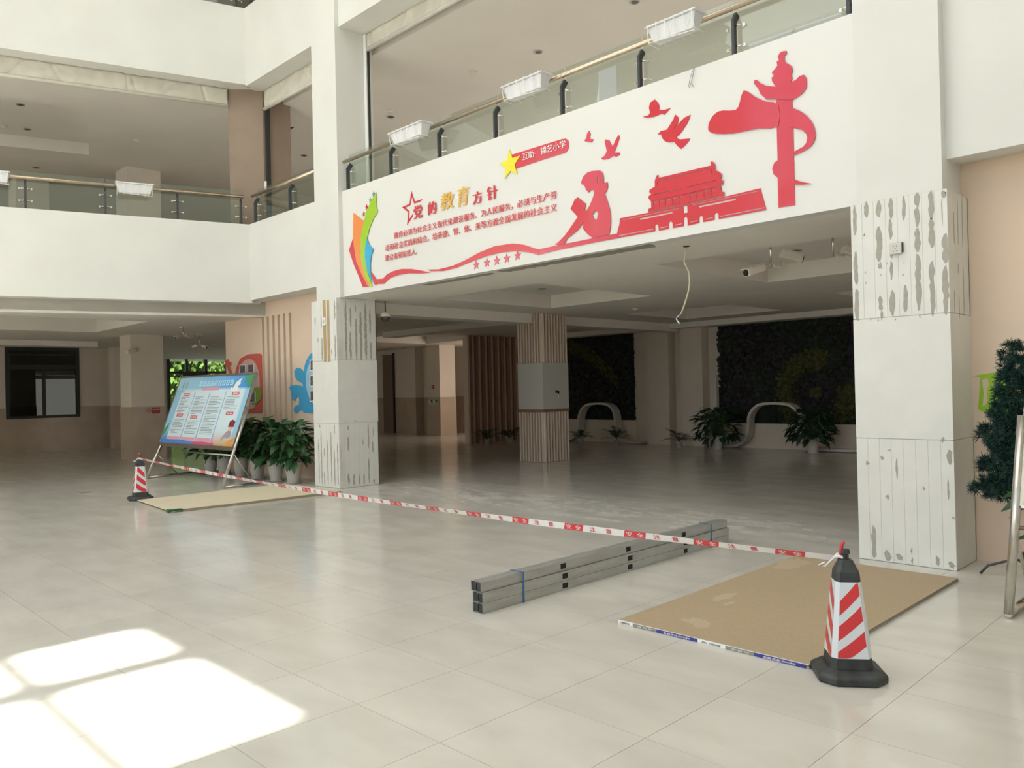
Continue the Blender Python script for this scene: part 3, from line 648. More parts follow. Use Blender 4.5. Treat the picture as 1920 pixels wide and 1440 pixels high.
for pts, lb in (([(305,590),(318,570),(322,545),(335,527),(343,550),(338,577),(362,580),(348,598),(325,595)], 'tiny red dove cut-out with one raised wing, smallest of the four doves'),
    ([(405,695),(430,675),(440,650),(430,605),(428,580),(455,585),(468,610),(475,625),(490,590),(505,562),(513,553),(517,570),(500,620),(485,660),(515,658),(518,672),(495,685),(480,678),(450,697),(420,702)], 'red dove cut-out with two wings spread in a V above the reading girl'),
    ([(655,445),(690,435),(700,420),(693,390),(700,360),(728,340),(748,360),(755,380),(755,405),(790,402),(822,392),(785,432),(768,425),(740,438),(720,445),(685,450)], 'red dove cut-out with a rounded wing, highest of the four doves'),
    ([(745,550),(765,530),(800,522),(815,500),(840,460),(850,430),(872,450),(866,485),(840,520),(905,450),(942,432),(935,455),(925,480),(905,510),(885,540),(855,570),(880,580),(938,575),(932,590),(920,605),(900,625),(885,637),(865,620),(845,595),(815,598),(790,592),(775,575),(765,550)], 'large red dove cut-out with feathered wings and a fanned tail')):
    o = cutout(MB(), K5(pts)).obj('dove_silhouette', RED); o['label'] = lb; o['category'] = 'wall decoration'; o['group'] = 'red doves on the mural'

# ------------------------------------------------------------------ lettering
_TC = {}
def glyphs(text, bold=0.0):
    k = (text, bold)
    if k in _TC: return _TC[k]
    cu = bpy.data.curves.new('lettering', 'FONT'); cu.body = text; cu.size = 1; cu.offset = bold; cu.resolution_u = 2; cu.fill_mode = 'BOTH'
    o = bpy.data.objects.new('lettering', cu); COL.objects.link(o)
    dg = bpy.context.evaluated_depsgraph_get(); me = bpy.data.meshes.new_from_object(o.evaluated_get(dg))
    n = len(me.vertices); co = np.zeros(n * 3); me.vertices.foreach_get('co', co); co = co.reshape(-1, 3)
    fs = [tuple(p.vertices) for p in me.polygons]
    bpy.data.objects.remove(o); bpy.data.meshes.remove(me)
    _TC[k] = (co, fs); return _TC[k]
def char_mesh(ch, m, k=1.0, heavy=False):
    """one character in its em box (0..1 wide), thickened by overlapping copies"""
    co, fs = glyphs(ch)
    vs = []; ff = []
    for dz_i, dx in enumerate((-.045, -.022, 0, .022, .045) if heavy else ((-.028, -.004, .022) if k else (0,))):
        n = len(vs); vs += [(float(p[0] + dx), float(p[1]), .0004 * dz_i) for p in co]; ff += [tuple(i_ + n for i_ in f) for f in fs]
    return vs, ff
_EMW = []
def text_line(text, fn, x0, x1, zb, em_h, m, parent=None, name='character', shear=0.0, bold=1, kind=None, nv=(0, -1, 0)):
    """every character is a mesh of its own in a square cell between x0 and x1; zb baseline, em_h cell height"""
    if not _EMW:
        co, _ = glyphs('国国'); c1, _ = glyphs('国'); _EMW.append((co[:, 0].max() - c1[:, 0].max()))
    em = _EMW[0]; w = (x1 - x0) / len(text); res = []
    for i, ch in enumerate(text):
        if ch == ' ': continue
        vs, ff = char_mesh(ch, m, bold)
        vv = [tuple(float(q_ + n_ * p[2]) for q_, n_ in zip(fn(x0 + (i + p[0] / em) * w + shear * p[1] * em_h, zb + p[1] / em * em_h), nv)) for p in vs]
        me = bpy.data.meshes.new(name); me.from_pydata(vv, [], ff); me.materials.append(m)
        o_ = link(name, me, parent)
        if kind: o_['kind'] = kind
        res.append(o_)
    return res
def char_box(name, ch, fn, x0, x1, z0, z1, m, parent, shear=0, bold=1):
    vs, ff = char_mesh(ch, m, bold, m is RED); a = np.array(vs); mn, mx = a.min(0), a.max(0)
    vv = [tuple(float(q_ + n_ * p[2]) for q_, n_ in zip(fn(x0 + (p[0] - mn[0]) / (mx[0] - mn[0]) * (x1 - x0) + shear * (p[1] - mn[1]) * (z1 - z0), z0 + (p[1] - mn[1]) / (mx[1] - mn[1]) * (z1 - z0)), (0, -1, 0))) for p in a]
    me = bpy.data.meshes.new(name); me.from_pydata(vv, [], ff); me.materials.append(m); return link(name, me, parent)
onM = lambda l: (lambda a, b: (a, YM - l, b))
tt = thing('mural_title', 'large mural title in red with two gold characters', 'lettering', (0, 0, 0))
for ch, xa, xb, ya, yb, m in (('党',567,637,262,385,RED),('的',680,745,232,350,RED),('教',775,878,158,318,GOLD),('育',905,993,114,290,GOLD),('方',1030,1105,152,270,RED),('针',1140,1225,107,240,RED)):
    l0, l1 = K4([(xa, yb)])[0], K4([(xb, ya)])[0]
    char_box('title_character', ch, onM(.006), l0[0], l1[0], l0[1], l1[1], m, tt, shear=0.0 if m is RED else .12)
so = [(503,283),(548,262),(555,205),(568,262),(603,262),(578,275)]
c0 = K4([(556, 296)])[0]
so_, si_ = star(c0[0], c0[1], .24, .42, -.06), star(c0[0], c0[1], .172, .42, -.06)
ks = (5, 6, 7, 8, 9, 0, 1, 2)
o = cutout(MB(), [so_[k] for k in ks] + [si_[k] for k in reversed(ks)]).obj('star_outline', RED)
o['label'] = 'hollow red star outline behind the first title character'; o['category'] = 'star'
bt = thing('mural_text', 'three lines of small red Chinese body text on the mural', 'lettering', (0, 0, 0))
for body, xa, xb, ya, yb in (('教育必须为社会主义现代化建设服务、为人民服务，必须与生产劳', 413, 1690, 492, 543), ('动和社会实践相结合，培养德、智、体、美等方面全面发展的社会主义', 345, 1692, 588, 640), ('建设者和接班人。', 345, 620, 667, 718)):
    a = K4([(xa, yb)])[0]; b = K4([(xa, ya)])[0]
    xr = K4([(xb, {543: 232, 640: 325, 718: 660}[yb])])[0][0]
    text_line(body, onM(.005), a[0], xr, a[1] + .02, (b[1] - a[1]) * 1.06, RED, bt, 'text_character')
bd = thing('name_badge', 'red rounded school name badge with a yellow star on its end', 'sign', (0, 0, 0))
cutout(MB(), K8([(405,212),(600,151),(810,86),(838,82),(855,95),(862,120),(861,150),(850,175),(835,192),(640,253),(440,322),(430,290)])).obj('badge_plate', RED, bd)
cs = K8([(405, 285)])[0]
cutout(MB(), star(cs[0], cs[1], .185, .42, -.05), lift=.008).obj('badge_star', YEL, bd)
a = K8([(487, 282)])[0]; b = K8([(487, 214)])[0]; xr = K8([(843, 180)])[0][0]
text_line('互助·锦艺小学', onM(.006), a[0] + .03, xr, a[1] + .04, (b[1] - a[1]) * .9, WHT, bd, 'badge_character')

# ================================================================== RAILINGS
def flat_post(par, base, out, side, h=.62, nm='post'):
    """base (x,y,z) at deck; out = unit vector to the atrium; side = along rail"""
    b = Vector(base); o_ = Vector((*out, 0)); s_ = Vector((*side, 0)); up = Vector((0, 0, 1))
    mb = MB(); w = .028
    prof = [(0, 0), (.05, 0), (.05, h - .09), (-.01, h), (-.06, h - .03), (0, h - .12)]
    mb.cut([(p, q) for p, q in prof], [], lambda u, v, d: tuple(b + o_ * (u - .025) + up * v + s_ * (d - w / 2)), w)
    mb.obj(nm, POSTG, par)
    for hz in (h - .33, h - .14):
        cl_ = MB()
        for sg in (-1, 1):
            c = b + up * hz
            cl_.tube([c + s_ * (sg * .012) - o_ * .0, c + s_ * (sg * .06) - o_ * .02, c + s_ * (sg * .085) - o_ * .045], .007, 6)
            cl_.tube([c + s_ * (sg * .085) - o_ * .03, c + s_ * (sg * .085) - o_ * .052], .016, 8)
        cl_.obj('glass_clamp', CHROME, par, smooth=True)
def railing(label, p0, p1, z, out, posts, group='glass railings', inset=.06, hz=4.95):
    """p0,p1 ends on the front edge (x,y); posts = distances along"""
    r = thing('glass_railing', label, 'railing', (0, 0, 0), group)
    P0, P1 = np.array(p0), np.array(p1); L_ = np.linalg.norm(P1 - P0); s_ = (P1 - P0) / L_; o_ = np.array(out)
    at = lambda d, off: P0 + s_ * d - o_ * off
    for d in posts:
        q = at(d, inset); flat_post(r, (q[0], q[1], hz - .63), tuple(o_), tuple(s_))
    a, b = at(0, inset - .03), at(L_, inset - .03)
    MB().tube([(a[0], a[1], hz + .01), (b[0], b[1], hz + .01)], .027, 12).obj('handrail', RAILW, r, smooth=True)
    ends = [0] + [d for d in posts if .1 < d < L_ - .1] + [L_]
    for k in range(len(ends) - 1):
        a, b = at(ends[k] + .012, inset + .05), at(ends[k + 1] - .012, inset + .05)
        o2 = o_ * .008
        MB().hexa([(a[0], a[1], hz - .85), (b[0], b[1], hz - .85), (b[0] - o2[0], b[1] - o2[1], hz - .85), (a[0] - o2[0], a[1] - o2[1], hz - .85)],
                  [(a[0], a[1], hz + .125), (b[0], b[1], hz + .125), (b[0] - o2[0], b[1] - o2[1], hz + .125), (a[0] - o2[0], a[1] - o2[1], hz + .125)]).obj('glass_panel', GLASS, r)
    return r
railing('long glass railing with charcoal posts above the decorated mural front', (-7.15, 4.62), (.54, 4.62), 4.5, (0, -1), [d + 7.15 for d in (-7.09, -6.0, -4.92, -3.84, -2.74, -1.67, -.59, .48)])
railing('short glass railing above the peach wall between two white shafts', (-9.98, 4.55), (-7.86, 4.55), 4.5, (0, -1), [.06, 1.27])
sa = lambda d: tuple(AO + AD * d)
railing('glass railing along the angled balcony front', sa(.08), sa(7.5), 4.5, tuple(-AN), [.04, 1.08, 2.18, 3.31, 4.4, 5.5, 6.6])
railing('short upper glass railing seen at the very top of the corner', (-9.98, 4.55), (-7.86, 4.55), 8.3, (0, -1), [.06, 1.27], hz=8.8)
railing('angled upper glass railing seen at the very top of the corner', sa(.08), sa(5), 8.3, tuple(-AN), [.04, 1.08, 2.18, 3.31, 4.4], hz=8.8)

# planters hung on the rails
def planter(center, s_, o_, label, L_=.56):
    r = thing('rail_planter', label, 'planter', (0, 0, 0), 'white planters on the balcony rails')
    c = Vector(center); s3 = Vector((*s_, 0)); o3 = Vector((*o_, 0)); up = Vector((0, 0, 1))
    mb = MB()
    def ringp(l, w, z, zoff=0): return [tuple(c + s3 * a * l / 2 + o3 * (b * w / 2) + up * z) for a, b in ((-1, -1), (1, -1), (1, 1), (-1, 1))]
    mb.hexa(ringp(L_ * .8, .11, -.165), ringp(L_ * .94, .16, -.02)); mb.hexa(ringp(L_, .20, -.02), ringp(L_, .20, .0))
    bevel(mb.obj('trough', PLAST, r), .008)
    wr_ = MB()
    for t in (-.5, -.3, -.1, .1, .3, .5):
        a = c + s3 * (t * L_ * .9)
        wr_.tube([a + o3 * .12 + up * .0, a + o3 * .10 - up * .12, a + o3 * .08 - up * .18, a - o3 * .08 - up * .18], .004, 5)
    wr_.tube([c + s3 * (-L_ / 2) + o3 * .115 - up * .02, c + s3 * (L_ / 2) + o3 * .115 - up * .02], .004, 5)
    wr_.tube([c + s3 * (-L_ * .46) + o3 * .09 - up * .17, c + s3 * (L_ * .46) + o3 * .09 - up * .21], .004, 5)
    for t in (-.35, 0, .35):
        a = c + s3 * (t * L_)
        wr_.tube([a - s3 * .05 + o3 * .115 - up * .03, a + o3 * .10 - up * .17, a + s3 * .05 + o3 * .115 - up * .03], .003, 5)
        wr_.tube([a + o3 * -.1 + up * .03, a + o3 * -.14 + up * .05, a + o3 * -.15 - up * .03], .004, 5)
    wr_.obj('wire_holder', WHT, r)
for (xl, xr_, yy, lb) in ((739, 802, 262, 'white planter hung on the mural railing nearest the tall shaft'), (951, 1027, 172, 'white planter hung on the mural railing above the name badge'), (1222, 1315, 62, 'white planter hung on the mural railing nearest the wide stripped column')):
    a, b = onY(xl, yy + (12 if xl < 1000 else 15), 4.50), onY(xr_, yy - 14, 4.50)
    planter(((a[0] + b[0]) / 2, 4.50, 4.985), (1, 0), (0, -1), lb, b[0] - a[0])
q = AO + AD * 1.83 - AN * .1; planter((q[0], q[1], 4.985), tuple(-AD), tuple(-AN), 'white planter hung on the angled railing in front of a pale column', .58)
q = AO + AD * 3.83 - AN * .1; planter((q[0], q[1], 4.985), tuple(-AD), tuple(-AN), 'white planter on the angled railing cut off by the picture edge', .52)

# canvas blinds rolled under the upper fronts
def blind(label, a, b, z0, z1, seed, folds=True):
    r = thing('canvas_blind', label, 'blind', (0, 0, 0), 'rolled canvas blinds')
    a, b = np.array(a, float), np.array(b, float); L_ = np.linalg.norm(b - a); s_ = (b - a) / L_; nrm = np.array([s_[1], -s_[0]])
    rnd = random.Random(seed); n = int(L_ / .02); m = 9; vs = []; fs = []
    fold = [(rnd.uniform(0, L_), rnd.uniform(-.5, .5), rnd.uniform(.012, .036)) for _ in range(int(L_ * 3))]
    for j in range(m):
        z = z0 + .03 + (z1 - z0 - .03) * j / (m - 1)
        for i in range(n + 1):
            d = L_ * i / n; off = .006 * math.sin(d * 9 + z * 20)
            for f0, sl, am in fold:
                t = (d - f0 - sl * (z - z0) * 2.2) / .022; off += am * math.exp(-t * t)
            p = a + s_ * d + nrm * off * (1 if folds else .3); vs.append((p[0], p[1], z))
    for j in range(m - 1):
        for i in range(n): fs.append((j * (n + 1) + i, j * (n + 1) + i + 1, (j + 1) * (n + 1) + i + 1, (j + 1) * (n + 1) + i))
    c_ = MB().add(vs, fs).obj('canvas', CANVAS, r, smooth=True); sd = c_.modifiers.new('thick', 'SOLIDIFY'); sd.thickness = .004
    MB().tube([(a[0], a[1], z0 + .025), (b[0], b[1], z0 + .025)], .032, 10).obj('bottom_roll', CANVAS, r, smooth=True)
blind('grey canvas blind with diagonal creases under the angled upper front', ang(.27, .36, 0)[:2], ang(7.5, .36, 0)[:2], 6.63, 6.965, 4)
blind('short canvas blind above the corner post opening', (-7.87, 4.90), (-10.06, 4.90), 6.58, 6.94, 8)
blind('canvas blind with a pale roll under the front above the mural balcony', (.5, 5.08), (-7.08, 5.08), 6.75, 7.025, 12)

# ================================================================== GYPSUM BOARDS ON THE FLOOR
b1 = thing('gypsum_board', 'tan gypsum board stack on the floor with a printed blue and grey edge strip', 'board', (0, 0, 0))
for k in range(2):
    e_ = .004 * k
    bx(.135 + e_, 1.345 - e_, 1.80 + e_, 4.19 - e_, .0005 + k * .0112, .0005 + k * .0112 + .0105).obj('board_core', BEDGE, b1)
bx(.135, 1.345, 1.80, 4.19, .0222, .0232).obj('paper_face', BOARDT, b1)
zt = .0225
def ex(px): t = (px - 1158) / 355.; return onZ(px, 1165 + 86 * t, .01)[0]
for a, b, m in ((1156, 1187, WHT), (1187, 1231, EGREY), (1231, 1308, EBLUE), (1308, 1360, WHT), (1360, 1414, EGREY), (1414, 1511, EBLUE)):
    bx(max(.135, ex(a)), min(1.345, ex(b)), 1.7985, 1.80, .001, .0205).obj('edge_tape', m, b1)
bx(.135, 1.345, 1.798, 1.80, .0207, .0234).obj('edge_tape', WHT, b1)
onE = lambda a, b: (a, 1.7978, b)
for t_, xa, xb, m, h in (('/人造板专用', 1159, 1181, BLACK, .011), ('拼装 家具 吊顶', 1196, 1223, WHT, .010), ('金典吉邦', 1244, 1271, WHT, .014), ('装饰石膏板', 1272, 1294, WHT, .010), ('拼装/人造板专用', 1316, 1351, BLACK, .010), ('拼装 家具 吊顶', 1371, 1404, WHT, .010), ('金典吉邦', 1430, 1464, WHT, .014), ('装饰石膏板', 1465, 1492, WHT, .010)):
    text_line(t_, onE, ex(xa), ex(xb), .006 if h < .012 else .004, h, m, b1, 'edge_character')
rs = random.Random(5)
def blob(cx, cyy, rx, ry, n=22, z=.0234, rough=.35):
    return [(cx + rx * (1 + rs.uniform(-rough, rough)) * math.cos(2 * math.pi * k / n), cyy + ry * (1 + rs.uniform(-rough, rough)) * math.sin(2 * math.pi * k / n)) for k in range(n)]
for qi, (px, py, rx, ry) in enumerate(((1485, 1056, .10, .20), (1360, 1118, .06, .13), (1308, 1165, .09, .06), (1315, 1172, .05, .05), (1366, 1132, .02, .08))):
    c = onZ(px, py, .0234)
    MB().cut(blob(c[0], c[1], rx, ry), [], lambda a, b, d: (a, b, .0233 + d + qi * .0001), .0003).obj('scuff_mark', SCUFF, b1)

bw = [onZ(*p, .02)[:2] for p in ((258, 939), (318, 959), (640, 922), (536, 908))]
b2o = thing('gypsum_board', 'cream board stack with a green corner tape beside the far cone', 'board', (0, 0, 0))
dA = (bw[1] - bw[0]) / np.linalg.norm(bw[1] - bw[0]); dB = (bw[2] - bw[1]) / np.linalg.norm(bw[2] - bw[1])
def inset(P, k): c = sum(P) / 4; return [p + (c - p) * k for p in P]
for k in range(4):
    Q = [p + np.array([.012 * math.sin(k * 2.1), .02 * math.sin(k * 1.3)]) for p in inset(bw, .002 * k)]
    z0 = .0005 + k * .0085
    MB().hexa([(p[0], p[1], z0) for p in Q], [(p[0], p[1], z0 + .0078) for p in Q]).obj('board_sheet', BOARDW if k == 3 else mat('board_sheet_edge', (.42, .36, .26), .9), b2o)
c0_ = np.array(bw[1])
MB().hexa([tuple(p) + (.0005,) for p in (c0_ - dA * .01 - dB * .012, c0_ + dB * .16 - dA * (-.012), c0_ + dB * .16 - dA * .06, c0_ - dA * .10 - dB * .012)], [tuple(p) + (.0362,) for p in (c0_ + dA * .012 - dB * .012, c0_ + dB * .16 + dA * .012, c0_ + dB * .16 - dA * .06, c0_ - dA * .10 - dB * .012)]).obj('corner_tape', EGRN, b2o)

# ================================================================== STEEL STUDS
hy = (2.19, 2.96, 3.74)
def stud(xw, z, face, label):
    """C-stud, web at xw facing +x (face=1) or -x"""
    r = thing('steel_stud', label, 'steel stud', (0, 0, 0), 'steel studs strapped in one bundle')
    H = .0655; D = .046; t = .0012; y0, y1 = 1.385, 4.45
    ol = [(y0, z), (y1, z), (y1, z + H), (y0, z + H)]
    hs = [[(h - .030, z + H / 2 - .019), (h + .030, z + H / 2 - .019), (h + .030, z + H / 2 + .019), (h - .030, z + H / 2 + .019)] for h in hy]
    mb = MB().cut(ol, hs, lambda a, b, d: (xw - face * d, a, b), t)
    x2 = xw - face * D
    for zz in (z, z + H - t): mb.box(xw - face * t, x2, y0, y1, zz, zz + t)
    mb.box(x2, x2 + face * t, y0, y1, z + t, z + .009); mb.box(x2, x2 + face * t, y0, y1, z + H - .009, z + H - t)
    mb.obj('channel', GALV, r)
    mb = MB(); 
    for zz in (z + .010, z + H - .0125): mb.box(xw, xw + face * .0012, y0, y1, zz, zz + .0025)
    mb.obj('rolled_ridge', GALV, r)
    for h in hy: bx(xw - face * .0035, xw - face * .003, h - .033, h + .033, z + H / 2 - .021, z + H / 2 + .021).obj('hole_shade_sheet', BLACK, r)  # black sheet behind each punched hole paints the shade inside the stud
    bx(xw - face * .003, xw - face * (D - .003), 1.392, 1.396, z + .003, z + H - .003).obj('black_end_plug', RUB, r)
for k, (dx, nm) in enumerate(((.002, 'bottom'), (.004, 'middle'), (-.012, 'top'))):
    stud(-.645 + dx, .001 + k * .0685, 1, nm + ' galvanised stud of the bundle on the side with square holes in view')
    stud(-.645 + dx - .0945, .001 + k * .0685, -1, nm + ' galvanised stud of the bundle on the far side')
for y_, nm in ((1.76, 'blue strap around the stud bundle near its open black end'), (4.15, 'blue strap around the far end of the stud bundle')):
    o = MB(); xa, xb = -.757, -.6385
    for a, b, c, d in ((xa - .001, xa, .0, .2065), (xb, xb + .001, .0, .2065), (xa - .001, xb + .001, .2055, .2065)): o.box(a, b, y_ - .007, y_ + .007, c, d)
    o = o.obj('bundle_strap', STRAP); o['label'] = nm; o['category'] = 'strap'; o['group'] = 'blue straps on the stud bundle'
eb = MB()
for k, dx in enumerate((0, .004, -.012)):
    z = .001 + k * .0665
    eb.box(-.738 + dx, -.648 + dx, 1.41, 1.412, z + .003, z + .0625)
o = eb.obj('end_plug', BLACK); 
o['label'] = 'dark hollow end of the bundled studs'; o['category'] = 'end plug'
bpy.data.objects.remove(o)

# ================================================================== TRAFFIC CONES
def cone(name, label, loc, rot):
    r = thing(name, label, 'traffic cone', loc, 'traffic cones joined by the barrier tape'); r.rotation_euler = (0, 0, rot)
    def sq(w, z, ch): h = w / 2; c = ch; return [(h, -h + c, z), (h, h - c, z), (h - c, h, z), (-h + c, h, z), (-h, h - c, z), (-h, -h + c, z), (-h + c, -h, z), (h - c, -h, z)]
    mb = MB()
    def loft(rings):
        n = 8; vs = [p for rg in rings for p in rg]; fs = [tuple(range(n - 1, -1, -1)), tuple(range((len(rings) - 1) * n, len(rings) * n))]
        for i in range(len(rings) - 1):
            for k in range(n): k2 = (k + 1) % n; fs.append((i * n + k, i * n + k2, (i + 1) * n + k2, (i + 1) * n + k))
        mb.add(vs, fs)
    loft([sq(.305, 0, .06), sq(.32, .008, .065), sq(.32, .034, .065), sq(.30, .048, .06), sq(.22, .062, .04)])
    bevel(mb.obj('base', RUB, r), .004)
    wz = lambda z: .196 - (z - .06) * (.196 - .108) / (.52 - .06)
    mb = MB(); loft([sq(wz(.055), .055, .022), sq(wz(.52), .52, .016), sq(.06, .575, .012), sq(.03, .578, .008), sq(.03, .60, .008), sq(.042, .605, .01), sq(.036, .625, .01)])
    mb.obj('body', RUB, r)
    mb = MB(); e = .003
    loft([sq(wz(.115) + e, .115, .022), sq(wz(.475) + e, .475, .017)])
    mb.obj('reflective_sleeve', CONEW, r)
    for f in range(4):
        ang_ = f * math.pi / 2; sgn = 1 if f % 2 == 0 else -1
        for k in range(3):
            zc = .160 + k * .120
            th = .070; rise = .098
            def P(u, z):
                z = min(max(z, .117), .473); h = wz(z) / 2 + e / 2 + .0008; hw = h - (.022 - (z - .115) * .014) - .0035
                x, y = h, u * hw
                return (x * math.cos(ang_) - y * math.sin(ang_), x * math.sin(ang_) + y * math.cos(ang_), z)
            vs = []; N = 6
            for i in range(N + 1):
                u = -1 + 2 * i / N; zz = zc + sgn * rise / 2 * u
                vs += [P(u, zz - th / 2), P(u, zz + th / 2)]
            MB().add(vs, [(2 * i, 2 * i + 2, 2 * i + 3, 2 * i + 1) for i in range(N)]).obj('red_stripe', CONER, r)
    return r
cone('traffic_cone', 'black based cone with red and white chevrons beside the tan board', (1.525, 1.84, 0), math.radians(-53))
cone('traffic_cone', 'smaller-looking cone standing at the corner of the cream boards by the notice stand', (-8.62, 2.10, 0), math.radians(-19.5 + 8 + 90))

# ================================================================== BARRIER TAPE
T0 = Vector((-8.60, 2.09, .588)); T1 = Vector((1.475, 1.85, .572))
N_ = 120
def tp(t):
    p = T0.lerp(T1, t); p.z -= .30 * t * (1 - t) ; return p
lens = (T1 - T0).length; per = .507
# anchor the print phase on the block seen in the photograph
xph = onY(1186, 1015, 1.855)[0]; tph = (xph - T0.x) / (T1.x - T0.x)
tpz = thing('barrier_tape', 'red and white warning tape stretched from cone to cone above the floor', 'barrier tape', (0, 0, 0))
tw_ = .046
def tape_pt(t, v):
    p = tp(t); tilt = .5 + .25 * math.sin(t * 21) ; return (p.x, p.y - v * tw_ * math.sin(tilt) * .5, p.z + v * tw_ * math.cos(tilt) * .5)
def tape_patch(t0, t1, v0, v1, sk=0.0, off=0.0, n=3):
    vs = []
    for i in range(n + 1):
        t = t0 + (t1 - t0) * i / n
        for v in (v0, v1):
            q = Vector(tape_pt(min(1, max(0, t + sk * v)), v)); q.y -= off; vs.append(tuple(q))
    return vs, [(2 * i, 2 * i + 2, 2 * i + 3, 2 * i + 1) for i in range(n)]
v_, f_ = tape_patch(0, 1, -1, 1, n=140)
MB().add(v_, f_).obj('tape_band', TAPEW, tpz)
dT = per / lens; k0 = -int(tph / dT) - 1
rd = .165 / lens
def put_char(ch, t, w, m, off=.0016):
    vs, ff = char_mesh(ch, m); em = .72
    vv = []
    for p in vs:
        q = Vector(tape_pt(min(1, max(0, t + (p[0] - .5) * w / lens)), (p[1] - .38) * 1.55)); q.y -= off + p[2]; vv.append(tuple(q))
    me = bpy.data.meshes.new('printed_character'); me.from_pydata(vv, [], ff); me.materials.append(m); link('printed_character', me, tpz)
for k in range(k0, 40):
    t = tph + k * dT
    if t - rd / 2 < 0.005 or t + rd / 2 > .99: continue
    v_, f_ = tape_patch(t - rd / 2, t + rd / 2, -1, 1, sk=.010 / lens, off=.0008)
    MB().add(v_, f_).obj('red_block', TAPER, tpz)
    for ch, dt, m in (('安', -.042, TAPEW), ('全', .042, TAPEW), ('注', .165, TAPER), ('意', .30, TAPER)):
        tt_ = t + dt / lens
        if tt_ < .985: put_char(ch, tt_, .05, m)
# knots and loose ends at both cones
for (cx, cyy, cz, s_) in ((1.50, 1.85, .585, 1), (-8.62, 2.10, .585, -1)):
    kn = MB()
    ring = [(cx + .026 * math.cos(a), cyy + .026 * math.sin(a), cz + .006 * math.sin(3 * a)) for a in [i * math.pi / 6 for i in range(13)]]
    kn.tube(ring, .008, 6, 0)
    kn.tube([(cx - .02, cyy - .02, cz), (cx - .06, cyy - .05, cz - .05), (cx - .085, cyy - .06, cz - .045), (cx - .06, cyy - .05, cz - .03)], .006, 6, 0)
    kn.tube([(cx + .005, cyy - .02, cz + .01), (cx + .01, cyy - .01, cz + .06), (cx + .02, cyy - .01, cz + .075)], .009, 6, 1)
    kn.obj('tape_knot', [TAPEW, TAPER], tpz, smooth=True)

# ================================================================== NOTICE STAND (A-frame)
TL, TR, BR, BL = (Vector(p) for p in ((-11.65, 3.95, 1.79), (-9.0, 4.07, 1.785), (-9.0, 3.67, .63), (-11.65, 3.53, .63)))
nrm = (TR - TL).cross(BL - TL).normalized()
if nrm.dot(Vector(CAMP) - TL) < 0: nrm = -nrm
def BP(u, v, d=0.0):
    p = TL * (1 - u) * (1 - v) + TR * u * (1 - v) + BR * u * v + BL * (1 - u) * v
    return tuple(p + nrm * d)
ns = thing('notice_stand', 'slanted stainless notice stand with a blue printed poster of four text columns', 'notice stand', (-10.3, 3.7, 0))
ns.location = (0, 0, 0)
def prism(u0, u1, v0, v1, d0, d1, mb=None, mi=0):
    mb = mb or MB()
    return mb.hexa([BP(u0, v0, d0), BP(u1, v0, d0), BP(u1, v1, d0), BP(u0, v1, d0)], [BP(u0, v0, d1), BP(u1, v0, d1), BP(u1, v1, d1), BP(u0, v1, d1)], mi)
prism(0, 1, 0, 1, -.03, -.004).obj('backing_board', WHT, ns)
fr = MB(); prism(-.012, 1.012, -.03, 0, -.035, .012, fr); prism(-.012, 1.012, 1, 1.05, -.035, .012, fr); prism(-.012, .0, 0, 1, -.035, .012, fr); prism(1, 1.012, 0, 1, -.035, .012, fr)
fr.obj('poster_frame', STEEL, ns)
# poster sheet with printed colour gradient
NU, NV = 40, 24
def pcol(u, v):
    sky = np.array([.03, .28, .70]); pale = np.array([.42, .70, .80]); wht = np.array([.66, .80, .86]); pink = np.array([.62, .26, .36]); org = np.array([.62, .36, .16]); deep = np.array([.03, .14, .50])
    c = pale * (1 - u) + sky * u if v < .22 else pale
    if v >= .2: c = sky * .25 + pale * .75 if (u < .12 or u > .93) else wht
    if v > .80: k = (v - .80) / .2; tgt = deep if u < .25 else (pink if u < .75 else org); c = c * (1 - k) + tgt * k
    return c
vs, fs, cols = [], [], []
for j in range(NV + 1):
    for i in range(NU + 1): vs.append(BP(i / NU, j / NV, 0)); cols.append(pcol(i / NU, j / NV))
for j in range(NV):
    for i in range(NU): a = j * (NU + 1) + i; fs.append((a, a + 1, a + NU + 2, a + NU + 1))
pm = bpy.data.materials.new('poster_print'); pm.use_nodes = True; pa = pm.node_tree.nodes.new('ShaderNodeAttribute'); pa.attribute_name = 'ink'
pm.node_tree.links.new(pa.outputs[0], pm.node_tree.nodes['Principled BSDF'].inputs['Base Color']); pm.node_tree.nodes['Principled BSDF'].inputs['Roughness'].default_value = .25
sheet = MB().add(vs, fs).obj('poster_sheet', pm, ns)
ca = sheet.data.color_attributes.new('ink', 'FLOAT_COLOR', 'POINT')
ca.data.foreach_set('color', [float(x) for c in cols for x in (*c, 1)])
INK = mat('printed_ink', (.22, .25, .28), .5); LBL = mat('poster_red_label', (.62, .05, .09), .4); CARD = mat('poster_pale_card', (.66, .80, .85), .35); CARDL = mat('poster_card_line', (.10, .30, .62), .4)
LIGHTB = mat('poster_pale_lettering', (.50, .76, .88), .4)
rp = random.Random(11)
for k, (ua, ub) in enumerate(((.08, .275), (.29, .485), (.50, .70), (.715, .92))):
    prism(ua, ub, .235, .965 if k < 3 else .72, .0003, .0008).obj('text_card', CARD if k < 2 else CARD, ns)
    if k: prism(ua - .010, ua - .005, .23, .97, .0008, .0014).obj('column_rule', CARDL, ns)
    tx = MB()
    v = .30
    while v < (.86 if k < 3 else .50):
        skip = (k == 0 and .54 < v < .62) or (k == 1 and .56 < v < .65) or (k in (1, 2) and .2 < v < .1)
        if not skip: prism(ua + .02, ua + .02 + (ub - ua - .04) * rp.choice((1, 1, .95, .7, .45)), v, v + .008, .0010, .0014, tx)
        v += .0225
    o = tx.obj('printed_text', INK, ns); o['kind'] = 'stuff'
